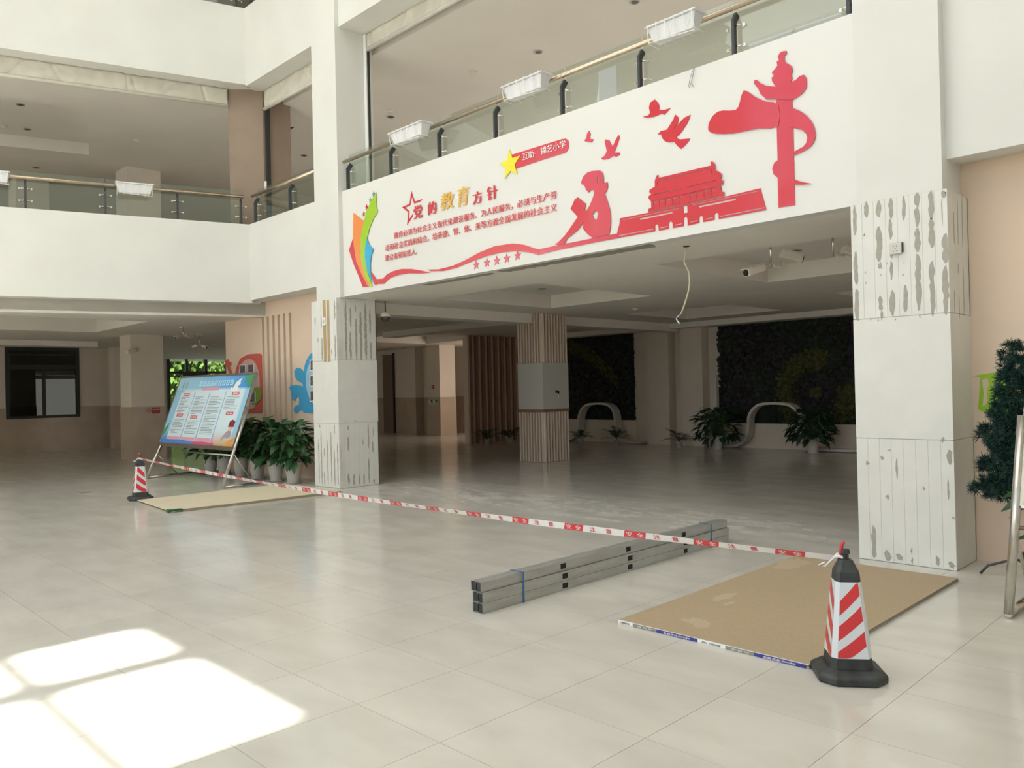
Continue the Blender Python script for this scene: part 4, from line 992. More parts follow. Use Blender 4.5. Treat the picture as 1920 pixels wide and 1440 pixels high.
for k in range(3):
    prism((.08, .29, .50)[k] + .005, (.275, .485, .70)[k] - .005, .90, .965, .0009, .0012).obj('pink_footer', mat('poster_pink', (.70, .38, .46), .4), ns)
for u, v in ((.165, .265), (.165, .578), (.375, .605), (.835, .262), (.835, .545)):
    prism(u - .045, u + .045, v - .022, v + .022, .0012, .0022).obj('red_label', LBL, ns)
    for q in range(4): prism(u - .032 + q * .018, u - .020 + q * .018, v - .010, v + .010, .0023, .0026).obj('label_mark', WHT, ns)
prism(.36, .60, .165, .205, .0012, .002).obj('subtitle_strip', mat('poster_pink_strip', (.75, .35, .42), .4), ns)
for q in range(9):
    u = .31 + q * .052; w_ = .036
    a = MB(); prism(u, u + w_, .065, .080, .001, .002, a); prism(u, u + w_, .125, .140, .001, .002, a); prism(u, u + .010, .080, .125, .001, .002, a); prism(u + w_ - .010, u + w_, .080, .125, .001, .002, a); prism(u + .012, u + w_ - .012, .097, .108, .001, .002, a)
    a.obj('title_mark', LIGHTB, ns)
for u, h in ((.06, .09), (.115, .10)):
    prism(u, u + .022, .07, .07 + h, .001, .002).obj('logo_mark', mat('poster_logo_grey', (.25, .42, .45), .4), ns)
B2 = lambda pts: [(p[0], p[1]) for p in pts]
def pshape(pts, m, nm, d=.0015, th=.0008):
    MB().cut(pts, [], lambda a, b, q: BP(a, b, d + q), th).obj(nm, m, ns)
pshape([(.76,.22),(.745,.16),(.775,.19),(.80,.10),(.86,.03),(.85,.09),(.86,.12),(.83,.17),(.86,.19),(.84,.23),(.79,.235)], WHT, 'printed_dove')
pshape([(.90,.03),(.94,.0),(1,.0),(1,.16),(.965,.19),(.97,.13),(.93,.15),(.94,.09),(.90,.11)], mat('poster_leaf_green', (.06, .30, .12), .4), 'printed_leaves')
pshape([(0,.80),(.02,.76),(.05,.68),(.05,.78),(.03,.86),(0,.90)], mat('poster_leaf_green', (.06, .30, .12), .4), 'printed_leaves')
pshape([(.87,.66),(.90,.63),(.94,.66),(.935,.73),(.90,.76),(.865,.73)], mat('poster_hair', (.22, .03, .05), .4), 'printed_child_hair')
pshape([(.875,.735),(.925,.735),(.915,.79),(.88,.79)], mat('poster_skin', (.75, .52, .42), .4), 'printed_child_face', .0022)
pshape([(.87,.79),(.92,.79),(.93,.86),(.90,.90),(.86,.88),(.83,.94),(.82,.90),(.84,.85)], mat('poster_jacket', (.40, .33, .38), .4), 'printed_child_body')
pshape([(0,.93),(.12,.945),(.3,.94),(.5,.975),(.5,1),(0,1)], mat('poster_wave_blue', (.08, .24, .62), .4), 'printed_wave', .0013)
pshape([(.45,.965),(.6,.955),(.75,.97),(.75,1),(.45,1)], mat('poster_wave_red', (.60, .10, .22), .4), 'printed_wave', .0013)
pshape([(.88,.97),(.92,.92),(.97,.90),(1,.86),(1,1),(.88,1)], mat('poster_wave_orange', (.70, .34, .10), .4), 'printed_wave', .0013)
for side, (foot, top, back) in enumerate((((-11.52, 3.24, .02), (-11.62, 3.73, .98), (-11.75, 4.12, .02)), ((-8.83, 3.40, .02), (-8.97, 3.92, 1.25), (-8.96, 4.20, .02)))):
    f_, t_, k_ = Vector(foot), Vector(top), Vector(back)
    MB().tube([f_, t_], .028, 10).obj('leg', STEEL, ns, smooth=True)
    MB().tube([f_ + Vector((0, 0, -.0)), k_], .018, 8).obj('floor_rail', STEEL, ns, smooth=True)
    m_ = f_.lerp(t_, .42 if side == 0 else .42); MB().tube([m_, f_.lerp(k_, .7)], .010, 8).obj('brace', STEEL, ns, smooth=True)
a_ = Vector((-11.55, 3.44, .42)); b_ = Vector((-8.89, 3.58, .44))
MB().tube([Vector((-11.60, 3.52, .50)).lerp(Vector((-8.91, 3.61, .50)), .35), Vector((-8.91, 3.61, .50))], .014, 8).obj('cross_bar', STEEL, ns, smooth=True)
MB().tube([(-11.75, 4.12, .02), (-8.96, 4.20, .02)], .016, 8).obj('rear_floor_bar', STEEL, ns, smooth=True)

# ================================================================== PHOTO BOARDS ON THE PEACH WALL
YP = PY0 - .002
def crY(off, sc, Y): return lambda pts: [(lambda p: (p[0], p[2]))(onY(off[0] + x * sc, off[1] + y * sc, Y)) for x, y in pts]
KP = crY((280, 640), .201422, YP)
def wallcut(pts, m, nm, par, lift=0, th=.01, holes=()):
    return MB().cut(pts, list(holes), lambda a, b, d: (a, YP - lift - th + d, b), th).obj(nm, m, par)
pb = thing('photo_board', 'red photo board with an oval window and a scroll shape behind the notice stand', 'photo board', (0, 0, 0), 'photo boards on the peach wall')
wallcut(KP([(800,310),(815,240),(850,160),(920,122),(1020,113),(1040,116),(1048,130),(1055,400),(1057,645),(1045,662),(905,665),(850,650),(800,600),(780,500),(782,400)]), REDP, 'board_panel', pb)
wallcut(KP(smooth([(935,165),(985,190),(1020,270),(1035,400),(1025,520),(990,610),(930,640),(870,610),(835,520),(825,400),(840,270),(880,190)],2)), PINKL, 'oval_window', pb, .01, .006)
wallcut(KP([(725,235),(705,212),(710,172),(722,180),(735,164),(745,190),(765,195),(765,225),(750,232),(780,312),(800,310),(802,330),(755,330)]), REDP, 'scroll_head', pb)
wallcut(KP([(950,470),(985,430),(1030,425),(1055,480),(1045,540),(1000,590),(965,590)]), mat('board_leaf_green', (.22, .34, .04), .5), 'leaf_patch', pb, .016, .004)
for q in ((850,215,908,300),(924,208,986,294),(962,370,990,430),(932,470,998,570)):
    f = wallcut(KP([(q[0],q[1]+3),(q[2],q[1]),(q[2],q[3]-3),(q[0],q[3])]), WHT, 'framed_photo', pb, .020, .004)
    g_ = 6; wallcut(KP([(q[0]+g_,q[1]+3+g_),(q[2]-g_,q[1]+g_),(q[2]-g_,q[3]-3-g_),(q[0]+g_,q[3]-g_)]), PHOTO, 'photo_print', f, .024, .001)
pb = thing('photo_board', 'sky blue photo board with curled arms, half hidden by the stripped column', 'photo board', (0, 0, 0), 'photo boards on the peach wall')
wallcut(KP([(1640,70),(1545,90),(1505,115),(1480,150),(1460,190),(1447,240),(1440,300),(1425,262),(1400,246),(1375,248),(1355,270),(1354,300),(1360,330),(1385,370),(1425,385),(1438,420),(1410,412),(1370,403),(1320,410),(1306,440),(1325,460),(1332,540),(1360,555),(1385,500),(1400,540),(1395,590),(1362,600),(1350,625),(1350,650),(1365,670),(1385,665),(1400,640),(1430,640),(1440,665),(1640,672),(1740,640),(1780,560),(1790,400),(1780,240),(1740,110)]), BLUEP, 'board_panel', pb)
wallcut(KP(smooth([(1620,120),(1560,130),(1500,200),(1470,290),(1465,390),(1480,480),(1520,570),(1570,620),(1640,625),(1730,570),(1760,390),(1730,200)],2)), BLUEL, 'oval_window', pb, .01, .006)
for a, b in ((172, 278), (315, 422), (458, 562)):
    for xx in (1505, 1600):
        f = wallcut(KP([(xx,a),(xx+70,a-3),(xx+70,b-3),(xx,b)]), WHT, 'framed_photo', pb, .020, .004)
        wallcut(KP([(xx+7,a+8),(xx+63,a+5),(xx+63,b-12),(xx+7,b-9)]), PHOTO, 'photo_print', f, .024, .001)
# lime sticker remains
ls = thing('torn_sticker', 'torn lime green sticker left on the plain peach wall beside the artificial tree', 'sticker', (0, 0, 0))
KS = lambda pts: [(lambda p: (p[0], p[2]))(onY(1780 + x * .3889, 620 + y * .3889, 4.998)) for x, y in pts]
MB().cut(KS([(112,218),(290,190),(330,420),(215,412),(135,378),(140,360),(150,225)]), [KS([(155,235),(185,228),(190,260),(180,300),(185,350),(160,365),(165,300)])], lambda a, b, d: (a, 4.9965 + d, b), .003).obj('sticker_sheet', LIMES, ls)

# ================================================================== PLANTS
def leaf_mesh(name, L_, w, m, droop=.25, n=5):
    vs = []; fs = []
    for i in range(n + 1):
        t = i / n; ww = w * math.sin(math.pi * min(1, t * .93 + .04)) ** .8 * (1 - .25 * t); zz = -droop * L_ * t * t
        vs += [(L_ * t, -ww / 2, zz + ww * .18), (L_ * t, 0, zz), (L_ * t, ww / 2, zz + ww * .18)]
    for i in range(n):
        for k in range(2): a = i * 3 + k; fs.append((a, a + 1, a + 4, a + 3))
    return MB().add(vs, fs).mesh(name, m, True)
LM = [leaf_mesh('leaf', .22, .125, LEAF, .4), leaf_mesh('leaf', .19, .11, LEAF, .55), leaf_mesh('leaf', .24, .13, LEAF, .3)]
LD = [leaf_mesh('leaf', .24, .11, LEAF2, .45), leaf_mesh('leaf', .20, .09, LEAF2, .6)]
potA = MB().lathe([(.0, 0), (.085, 0), (.09, .01), (.115, .17), (.125, .27), (.13, .30), (.135, .30), (.135, .325), (.12, .325), (.115, .30), (.0, .295)], 28).mesh('pot', POTW, True)
sauA = MB().lathe([(.0, 0), (.12, 0), (.145, .018), (.14, .022), (.11, .012), (.0, .010)], 28).mesh('saucer', POTW, True)
soilA = MB().lathe([(0, .28), (.115, .28), (.11, .30), (0, .305)], 20).mesh('soil', SOIL)
def leafy(name, label, loc, nl, rad, z0, z1, meshes, seed, group, potsc=1.0, saucer=True, cat='potted plant', low=0.0):
    r = thing(name, label, cat, loc, group); rnd = random.Random(seed)
    p = link('pot', potA, r, loc=(0, 0, .008 if saucer else 0)); p.scale = (potsc,) * 3
    if saucer: q = link('saucer', sauA, r, loc=(0, 0, .0005)); q.scale = (potsc,) * 3
    q = link('soil', soilA, r, loc=(0, 0, .008)); q.scale = (potsc * .98, potsc * .98, potsc)
    st = MB()
    for k in range(nl):
        az = rnd.uniform(0, 2 * math.pi); u = rnd.random() ** .5; zz = z0 + (z1 - z0) * (rnd.random() ** .8)
        hh = (zz - z0) / (z1 - z0)
        rr = rad * math.sqrt(max(.05, 1 - (hh * 1.05 - .25) ** 2)) * (0.35 + .62 * u)
        if k % 5 == 0: zz = z0 - low * rnd.random(); rr = rad * rnd.uniform(.55, .95)
        base = Vector((rr * .82 * math.cos(az), rr * .82 * math.sin(az), zz))
        pitch = rnd.uniform(-.1, 1.0) - (hh * .9)
        M = Matrix.Translation(base) @ Matrix.Rotation(az + rnd.uniform(-.5, .5), 4, 'Z') @ Matrix.Rotation(pitch, 4, 'Y') @ Matrix.Rotation(rnd.uniform(-.5, .5), 4, 'X')
        o = link('leaf', rnd.choice(meshes), r); s_ = rnd.uniform(.75, 1.15); o.matrix_local = M @ Matrix.Scale(s_, 4)
        st.tube([(0.02 * math.cos(az), .02 * math.sin(az), .28 * potsc), tuple(base * .5 + Vector((0, 0, .22 * potsc))), tuple(base)], .004, 4)
    st.obj('stems', mat('green_stem', (.05, .10, .03), .6), r)
    return r
desc = ['pothos in a white pot nearest the stripped column', 'second leafy potted plant from the stripped column', 'third leafy potted plant from the stripped column', 'leafy potted plant behind the leg of the notice stand', 'leafy potted plant under the notice board, second from the end', 'leafy potted plant at the far end of the row under the notice board']
for k, (x, nl, seed) in enumerate(((-8.55, 74, 1), (-9.13, 70, 2), (-9.78, 62, 3), (-10.40, 56, 4), (-11.05, 50, 5), (-11.65, 46, 6))):
    leafy('potted_plant', desc[k] if k else 'green ' + desc[0], (x, 4.47, 0), nl + 56, .34, .44, .95, LM, seed, 'row of leafy plants along the peach wall', 1.05, low=.07)
leafy('potted_plant', 'dark bushy plant in a white pot between the white post and the wave loop', (-6.19, 13.55, 0), 170, .52, .34, .88, LD, 21, 'dark plants by the planted wall', .95, saucer=False, low=.1)
leafy('potted_plant', 'dark bushy plant in a white pot where the tall wave loop comes down', (-4.02, 13.55, 0), 190, .46, .36, .86, LD, 22, 'dark plants by the planted wall', 1.0, saucer=True, low=.1)

def frond_mesh(L_, m):
    vs, fs = [], []; n = 9
    for i in range(n):
        t = .2 + .8 * i / n; x = L_ * t; z = L_ * (.55 * t - .75 * t * t)
        for sg in (-1, 1):
            l = L_ * .34 * math.sin(math.pi * min(.98, t * .8 + .15)); b = len(vs)
            vs += [(x, 0, z), (x + .018, 0, z), (x + l * .55, sg * l * .8, z - l * .25)]; fs.append((b, b + 1, b + 2))
    b = len(vs)
    for i in range(6):
        t = i / 5; vs += [(L_ * t, -.004, L_ * (.55 * t - .75 * t * t)), (L_ * t, .004, L_ * (.55 * t - .75 * t * t))]
    fs += [(b + 2 * i, b + 2 * i + 1, b + 2 * i + 3, b + 2 * i + 2) for i in range(5)]
    return MB().add(vs, fs).mesh('frond', m)
FR = [frond_mesh(.42, LEAF2), frond_mesh(.34, LEAF2)]
potB = MB().lathe([(0, 0), (.055, 0), (.075, .12), (.082, .12), (.082, .135), (.07, .135), (.066, .12), (0, .118)], 20).mesh('pot', POTW, True)
def palm(label, loc, seed, group='small palms along the walls', s=1.0):
    r = thing('potted_palm', label, 'potted plant', loc, group); rnd = random.Random(seed)
    link('pot', potB, r)
    link('soil', MB().lathe([(0, .115), (.066, .115), (.06, .125), (0, .125)], 14).mesh('soil', SOIL), r)
    for k in range(13):
        az = k * 2.4 + rnd.uniform(-.3, .3); o = link('frond', rnd.choice(FR), r)
        o.matrix_local = Matrix.Translation((0, 0, .12)) @ Matrix.Rotation(az, 4, 'Z') @ Matrix.Rotation(-rnd.uniform(.15, .95), 4, 'Y') @ Matrix.Scale(s * rnd.uniform(.85, 1.2), 4)
palm('small palm in front of the pale pier on the far wall', (-7.21, 13.6, 0), 31)
palm('small palm below the near foot of the low wave loop', (-10.18, 13.6, 0), 32)
palm('small palm under the end of the low wave loop', (-9.04, 13.6, 0), 33)
palm('small palm at the end of the slatted screen', (-12.25, 12.2, 0), 34, 'small palms against the slatted screen')
palm('small palm halfway along the slatted screen', (-12.2, 13.0, 0), 35, 'small palms against the slatted screen', 1.15)

# planted walls
def leaf_cloud(name, n, sampler, size, m, parent, seed):
    rg = np.random.RandomState(seed); P = sampler(rg, n); n = len(P)
    a = rg.uniform(0, 2 * np.pi, n); til = rg.uniform(-.9, .9, n); s_ = size * rg.uniform(.6, 1.3, n)
    d = np.stack([np.cos(a), -.45 + 0 * a, np.sin(a)], 1) * s_[:, None]; e = np.stack([-np.sin(a), til * .6, np.cos(a)], 1) * s_[:, None] * .42
    V = np.stack([P - d * .5, P + e, P + d * .6, P - e], 1).reshape(-1, 3)
    me = bpy.data.meshes.new(name); me.from_pydata(V.tolist(), [], np.arange(4 * n).reshape(-1, 4).tolist()); me.materials.append(m)
    o = link(name, me, parent); o['kind'] = 'stuff'; return o
def green_wall(label, x0, x1, z0, z1, n, seed, lime):
    r = thing('planted_wall', label, 'planted wall', (0, 0, 0), 'planted walls at the back of the hall')
    bx(x0, x1, YB - .09, YB - .002, z0, z1).obj('backing_panel', mat('planted_backing', (.010, .016, .010), .9), r)
    def dark(rg, n):
        x = rg.uniform(x0 - .03, x1 + .03, n); z = rg.uniform(z0 - .05, z1 + .04, n); y = YB - .085 - rg.uniform(0, .07, n); return np.stack([x, y, z], 1)
    leaf_cloud('dense_leaves', n, dark, .10, GWALL, r, seed)
    def lim(rg, n):
        P = dark(rg, n * 6); P[:, 1] -= .04; k = lime(P[:, 0], P[:, 2], rg); return P[k]
    leaf_cloud('lime_leaves', n // 5, lim, .09, GLIME, r, seed + 1)
def ringmask(x, z, rg):
    dx, dz = x + 4.27, z - 1.22; R_ = np.hypot(dx, dz); a = np.degrees(np.arctan2(dz, dx))
    return ((R_ > .52 + rg.uniform(-.06, .06, len(x))) & (R_ < .86 + rg.uniform(-.08, .08, len(x))) & ~((a > 12) & (a < 72))) | (R_ < .12)
def bandmask(x, z, rg):
    t = (x + 11.2) / 1.7; c = 2.55 - .25 * t - .75 * t * t
    return (np.abs(z - c) < .17 + rg.uniform(-.08, .05, len(x))) & (t > 0) & (t < 1)
green_wall('dark planted wall panel with a faint lime curve beside the slatted column', -11.35, -9.05, .60, 2.76, 6500, 41, bandmask)
green_wall('dark planted wall with a large lime green ring on it', -6.56, -2.2, .55, 2.76, 12000, 42, ringmask)

# white wave loops
def wave(label, pts, w=.25, th=.055):
    P = [np.array(p) for p in pts]; out = []
    Q = []
    for i in range(len(P) - 1):
        p0, p1, p2, p3 = P[max(i - 1, 0)], P[i], P[i + 1], P[min(i + 2, len(P) - 1)]
        for k in range(5):
            t = k / 5; Q.append(0.5 * ((2 * p1) + (-p0 + p2) * t + (2 * p0 - 5 * p1 + 4 * p2 - p3) * t * t + (-p0 + 3 * p1 - 3 * p2 + p3) * t ** 3))
    Q.append(P[-1]); A_, B_ = [], []
    for i, q in enumerate(Q):
        d = Q[min(i + 1, len(Q) - 1)] - Q[max(i - 1, 0)]; d = d / np.linalg.norm(d); n = np.array([-d[1], d[0]])
        A_.append(q + n * th / 2); B_.append(q - n * th / 2)
    mb = MB()
    for i in range(len(Q) - 1):
        y0, y1 = 14.0, 14.0 + w
        a, b, c, d = A_[i], A_[i + 1], B_[i + 1], B_[i]
        mb.add([(a[0], y0, a[1]), (b[0], y0, b[1]), (c[0], y0, c[1]), (d[0], y0, d[1]), (a[0], y1, a[1]), (b[0], y1, b[1]), (c[0], y1, c[1]), (d[0], y1, d[1])], [(0, 1, 2, 3), (7, 6, 5, 4), (0, 4, 5, 1), (3, 2, 6, 7)] + ([(0, 3, 7, 4)] if i == 0 else []) + ([(1, 5, 6, 2)] if i == len(Q) - 2 else []))
    o = mb.obj('wave_loop', POTW); o['label'] = label; o['category'] = 'wall ornament'; o['group'] = 'white wave loops below the planted walls'
wave('low white wave loop in front of the planted wall panel beside the slatted column', [(-11.3, .05), (-10.95, .06), (-10.7, .22), (-10.62, .45), (-10.60, .68), (-10.46, .90), (-10.22, 1.0), (-9.72, 1.0), (-9.49, .88), (-9.40, .65), (-9.38, .40), (-9.25, .15), (-9.0, .05), (-8.62, .05)])
wave('white wave loop in front of the lime ring planted wall', [(-6.30, .05), (-6.12, .045), (-5.90, .10), (-5.74, .26), (-5.69, .48), (-5.67, .70), (-5.56, .88), (-5.34, .99), (-4.82, .99), (-4.60, .88), (-4.50, .70), (-4.47, .45), (-4.35, .18), (-4.1, .05), (-3.2, .045), (-2.6, .045)])
o = bx(-6.52, -6.45, 14.0, 14.10, 0, 1.66).obj('white_post', POTW); o['label'] = 'slim white upright post beside the second planted wall'; o['category'] = 'post'

# ================================================================== SLATTED SCREEN AND SLATTED COLUMN
sc_ = thing('slatted_screen', 'tall screen of light wood slats on a brown backing', 'screen', (-12.67, 12.0, 0))
bx(-.16, -.11, 0, 2.15, .004, 2.905).obj('backing', WOODD, sc_)
bx(-.16, .02, -.06, 0, .004, 2.905).obj('end_board', WOODP, sc_)
for k in range(9):
    y = .12 + k * .235
    bx(-.11, .0, y, y + .07, .004, 2.905).obj('slat', WOODL, sc_)
x0, x1, y0, y1 = -8.04, -7.36, 9.19, 9.93
ccol = struct('column', bx(x0 + .03, x1 - .03, y0 + .03, y1 - .03, 0, Z1), WOODD, label='hall column clad in wood slats above and below a plain pale band')
bx(x0 - .003, x1 + .003, y0 - .003, y1 + .003, 1.035, 1.945).obj('plain_band', mat('pale_grey_band', (.50, .50, .46), .6), ccol)
bx(x0 - .012, x1 + .012, y0 - .012, y1 + .012, .985, 1.034).obj('wood_trim', WOODD, ccol)
for z0, z1 in ((.004, .98), (1.95, Z1 - .005)):
    for k in range(9):
        w_ = (x1 - x0) / 9
        if not (z0 > 1 and k < 0): bx(x0 + k * w_ + .012, x0 + k * w_ + .012 + w_ * .42, y0 - .004, y0 + .03, z0, z1).obj('slat', WOODP, ccol)
        w2 = (y1 - y0) / 9
        bx(x1 - .03, x1 + .004, y0 + k * w2 + .028, y0 + k * w2 + .028 + w2 * .42, z0, z1).obj('slat', WOODP, ccol)
wi = onX(1045, 735, -7.352)
wb_ = thing('wire_outlet', 'small open wall outlet with a dangling wire on the slatted column', 'outlet', (-7.356, wi[1], wi[2]))
bx(0, .012, -.05, -.005, -.02, .035).obj('outlet_box', BLACK, wb_); bx(0, .012, .01, .05, -.035, .02).obj('outlet_box', BLACK, wb_)
MB().tube([(.01, 0, -.03), (.03, .005, -.08), (.015, .0, -.15)], .006, 6).obj('loose_wire', WHT, wb_)

# ================================================================== RIGHT SIDE: ARTIFICIAL TREE, SECOND STAND
def ph(x, y, Y=4.42): p = onY(x, y, Y); return Vector(p)
at_ = thing('artificial_pine', 'artificial blue-green pine on a black folding foot by the peach wall', 'tree', (0, 0, 0))
ctr = [((1905,662),.09),((1915,690),.12),((1893,706),.07),((1905,735),.13),((1882,748),.08),((1893,775),.12),((1870,782),.07),((1905,810),.16),((1852,808),.055),((1838,820),.05),((1862,828),.05),((1885,840),.12),((1868,870),.09),((1845,872),.06),((1895,880),.14),((1838,905),.05),((1828,915),.035),((1860,915),.09),((1885,915),.09),((1925,860),.2),((1950,780),.2),((1940,720),.15),((1980,900),.2),((2010,850),.16),((1925,930),.09)]
rg = np.random.RandomState(9); Vn = []; NB = 0
for (p, rad) in ctr:
    c = np.array(ph(*p)); c[1] += rg.uniform(-.06, .06)
    nt_ = int(1500 * (rad / .1) ** 2)
    u = rg.normal(size=(nt_, 3)); u /= np.linalg.norm(u, axis=1)[:, None]
    # short tufts: needles radiate from twig points on the blob
    tw = rg.normal(size=(max(10, int(42 * (rad / .1) ** 2)), 3)); tw /= np.linalg.norm(tw, axis=1)[:, None]; tw *= rad * rg.uniform(.45, .95, len(tw))[:, None]
    tsel = tw[rg.randint(0, len(tw), nt_)]
    a = c + tsel; L_ = .045 * rg.uniform(.6, 1.2, nt_); dirn = u + tsel / rad * .8; dirn /= np.linalg.norm(dirn, axis=1)[:, None]
    b = a + dirn * L_[:, None]; s_ = np.cross(dirn, rg.normal(size=(nt_, 3))); s_ /= np.linalg.norm(s_, axis=1)[:, None]; s_ *= .0028
    Vn.append(np.stack([a - s_, a + s_, b + s_ * .4, b - s_ * .4], 1))
Vn = np.concatenate(Vn).reshape(-1, 3)
me = bpy.data.meshes.new('needles'); me.from_pydata(Vn.tolist(), [], np.arange(len(Vn)).reshape(-1, 4).tolist()); me.materials.append(NEEDLE)
o = link('needles', me, at_); o['kind'] = 'stuff'
tb_ = onZ(1905, 1062, 0)
tx, ty = 1.72, 4.62
MB().tube([(tx, ty, .10), (tx, ty, .6), (tx + .02, 4.5, 1.1), (1.72, 4.44, 1.6)], [.018, .018, .014, .008], 8).obj('trunk', STEM, at_, smooth=True)
for (p, rad) in ctr[:19]:
    c = ph(*p); k = min(1.5, max(.45, c.z - .12))
    MB().tube([(tx, ty - .08, k), tuple((Vector((tx, ty - .08, k)) + c) / 2 + Vector((0, 0, .015))), tuple(c)], .006, 5).obj('branch', STEM, at_)
for az in (200, 320, 80):
    a = math.radians(az); L_ = .34
    MB().tube([(tx, ty, .14), (tx + math.cos(a) * L_ * .5, ty + math.sin(a) * L_ * .5, .11), (tx + math.cos(a) * L_ * .85, ty + math.sin(a) * L_ * .85, .07), (tx + math.cos(a) * L_, ty + math.sin(a) * L_, .008)], .009, 8).obj('foot', POSTG, at_, smooth=True)
MB().tube([(tx, ty, .02), (tx, ty, .16)], .024, 10).obj('socket', POSTG, at_, smooth=True)
leafy('potted_plant', 'broad leafed plant peeping out behind the steel sign leg at the picture edge', (1.98, 4.30, 0), 40, .22, .38, .80, LM, 51, 'plant behind the steel sign', 1.0, low=.1)
s2 = thing('sign_stand', 'thick tubed stainless sign stand cut off by the picture edge', 'sign stand', (0, 0, 0))
f0 = Vector((1.845, 3.40, .03)); t0_ = Vector((1.90, 3.60, 1.215)); k0_ = Vector((1.85, 4.05, .03))
for dx in (0, 1.0):
    D_ = Vector((dx, .03 * dx, 0))
    MB().tube([f0 + D_ + Vector((0, 0, -.004)), t0_ + D_], .027, 14).obj('leg', STEEL, s2, smooth=True)
    MB().tube([f0 + D_, k0_ + D_], .024, 12).obj('floor_rail', STEEL, s2, smooth=True)
    MB().tube([f0.lerp(t0_, .42) + D_, f0.lerp(k0_, .8) + D_], .011, 8).obj('brace', STEEL, s2, smooth=True)
cb = f0.lerp(t0_, .43); MB().tube([cb, cb + Vector((1, .03, 0))], .014, 8).obj('cross_bar', STEEL, s2, smooth=True)
pl_ = MB(); a = f0.lerp(t0_, .54) + Vector((.03, 0, 0)); b = t0_ + Vector((.03, .02, .12)); w3_ = Vector((.94, .03, 0)); n3 = Vector((0, .02, 0))
pl_.hexa([a, a + w3_, a + w3_ + n3, a + n3], [b, b + w3_, b + w3_ + n3, b + n3])
bevel(pl_.obj('sign_panel', WHT, s2), .006)
pf = MB(); pf.bar(a - Vector((0, .006, 0)), b - Vector((0, .006, 0)), .03, .02); pf.bar(a - Vector((0, .006, 0)), a + w3_ - Vector((0, .006, 0)), .03, .02); pf.obj('panel_frame', CHROME, s2)

# ================================================================== CEILING FITTINGS
def cctv(label, root, heads, drop, group='bullet cameras under the ceilings', s=1.0, box=False):
    r = thing('security_camera', label, 'security camera', root, group)
    bx(-.05, .05, -.05, .05, -.02, 0).obj('mount_plate', CAMW, r)
    MB().tube([(0, 0, -.02), (0, 0, -drop)], .012 * s, 8).obj('drop_pole', STEEL, r, smooth=True)
    if box: bx(-.17, -.06, -.04, .04, -.10, -.02).obj('junction_box', CAMW, r)
    for (az, h, dz) in heads:
        d = Vector((math.cos(az), math.sin(az), 0)); sd = Vector((-d.y, d.x, 0)); p0 = Vector((0, 0, -drop + .05))
        el = p0 + d * .12 * s + Vector((0, 0, -.06)); hp = el + d * .08 * s + Vector((0, 0, dz))
        MB().tube([p0, p0 + d * .04 * s - Vector((0, 0, .05)), el, el + Vector((0, 0, dz * .6))], .010 * s, 8).obj('bracket_arm', CAMW, r, smooth=True)
        dn = (d + Vector((0, 0, -.28))).normalized(); un = sd.cross(dn) * -1
        c = hp + dn * .03
        hb = MB().obox(c, dn * .125 * s, sd * .045 * s, un * .042 * s).obj('housing', CAMW, r); bevel(hb, .012)
        bevel(MB().obox(c + un * .045 * s + dn * .02, dn * .14 * s, sd * .052 * s, un * .005).obj('sun_shield', CAMW, r), .003)
        MB().tube([c + dn * .12 * s, c + dn * .135 * s], .036 * s, 16).obj('lens_front', BLACK, r, smooth=False)
    return r
R_ = math.radians
camaz = math.degrees(math.atan2(CR[1], CR[0]))
cctv('pair of bullet cameras back to back on one pole in the near ceiling tray', (-.98, 6.05, 3.14), ((R_(camaz + 5), 0, .13), (R_(camaz + 180 + 25), 0, -.03)), .42)
cctv('single bullet camera beside the wide stripped column under the ceiling', (-.40, 6.30, 3.14), ((R_(camaz + 8), 0, .06),), .36, box=True)
c1 = onZ(343, 613, Z1); cctv('bullet camera under the side ceiling aimed at the viewer', (c1[0], c1[1], Z1), ((R_(-60), 0, .0), (R_(120), 0, .03)), .20, s=.62)
c1 = onZ(374, 627, Z1); cctv('bullet camera hanging from the side ceiling nearer the glazed entrance', (c1[0], c1[1], Z1), ((R_(200), 0, .0), (R_(20), 0, -.02)), .26, s=.6)
c1 = onX(246, 655, -15.97); 
wc_ = thing('security_camera', 'small camera fixed to the edge of the plain tiled column', 'security camera', (-15.985, 4.62, c1[2]), 'bullet cameras under the ceilings')
bx(0, .05, -.04, .04, -.03, .05).obj('wall_mount', CAMW, wc_); MB().tube([(.05, 0, 0), (.16, -.05, -.03)], .012, 8).obj('bracket_arm', CAMW, wc_); bevel(MB().obox((.2, -.12, -.05), (.03, -.10, -.03), (.04, .012, 0), (0, .0, .04)).obj('housing', CAMW, wc_), .008)
dc = onZ(722, 563, Z1)
dm = thing('dome_camera', 'dome camera on a thin drop rod beside the stripped column', 'security camera', (dc[0], dc[1], Z1))
MB().tube([(0, 0, 0), (0, 0, -.20)], .009, 8).obj('drop_rod', STEM, dm); MB().lathe([(.05, 0), (.05, -.012), (.0, -.012)], 16).obj('ceiling_rose', CAMW, dm)
MB().lathe([(.03, -.19), (.085, -.215), (.09, -.265), (.0, -.265)], 20).obj('housing', CAMW, dm, smooth=True); MB().lathe([(.078, -.265), (.07, -.30), (.045, -.33), (.0, -.34)], 20).obj('dome_lens', GREYD, dm, smooth=True)
DL = MB().lathe([(.0, -.001), (.075, -.001), (.078, -.010), (.062, -.012), (.056, -.003), (.0, -.0025)], 24)
dlr = DL.mesh('trim_ring', mat('downlight_trim', (.45, .42, .38), .35, metal=.6), True); dlc = MB().lathe([(0, -.0032), (.05, -.0032), (.048, -.008), (0, -.008)], 18).mesh('lamp_lens', GREYD)
def downlight(label, x, y, z, group):
    r = thing('downlight', label, 'ceiling light', (x, y, z), group); link('trim_ring', dlr, r); link('lamp_lens', dlc, r)
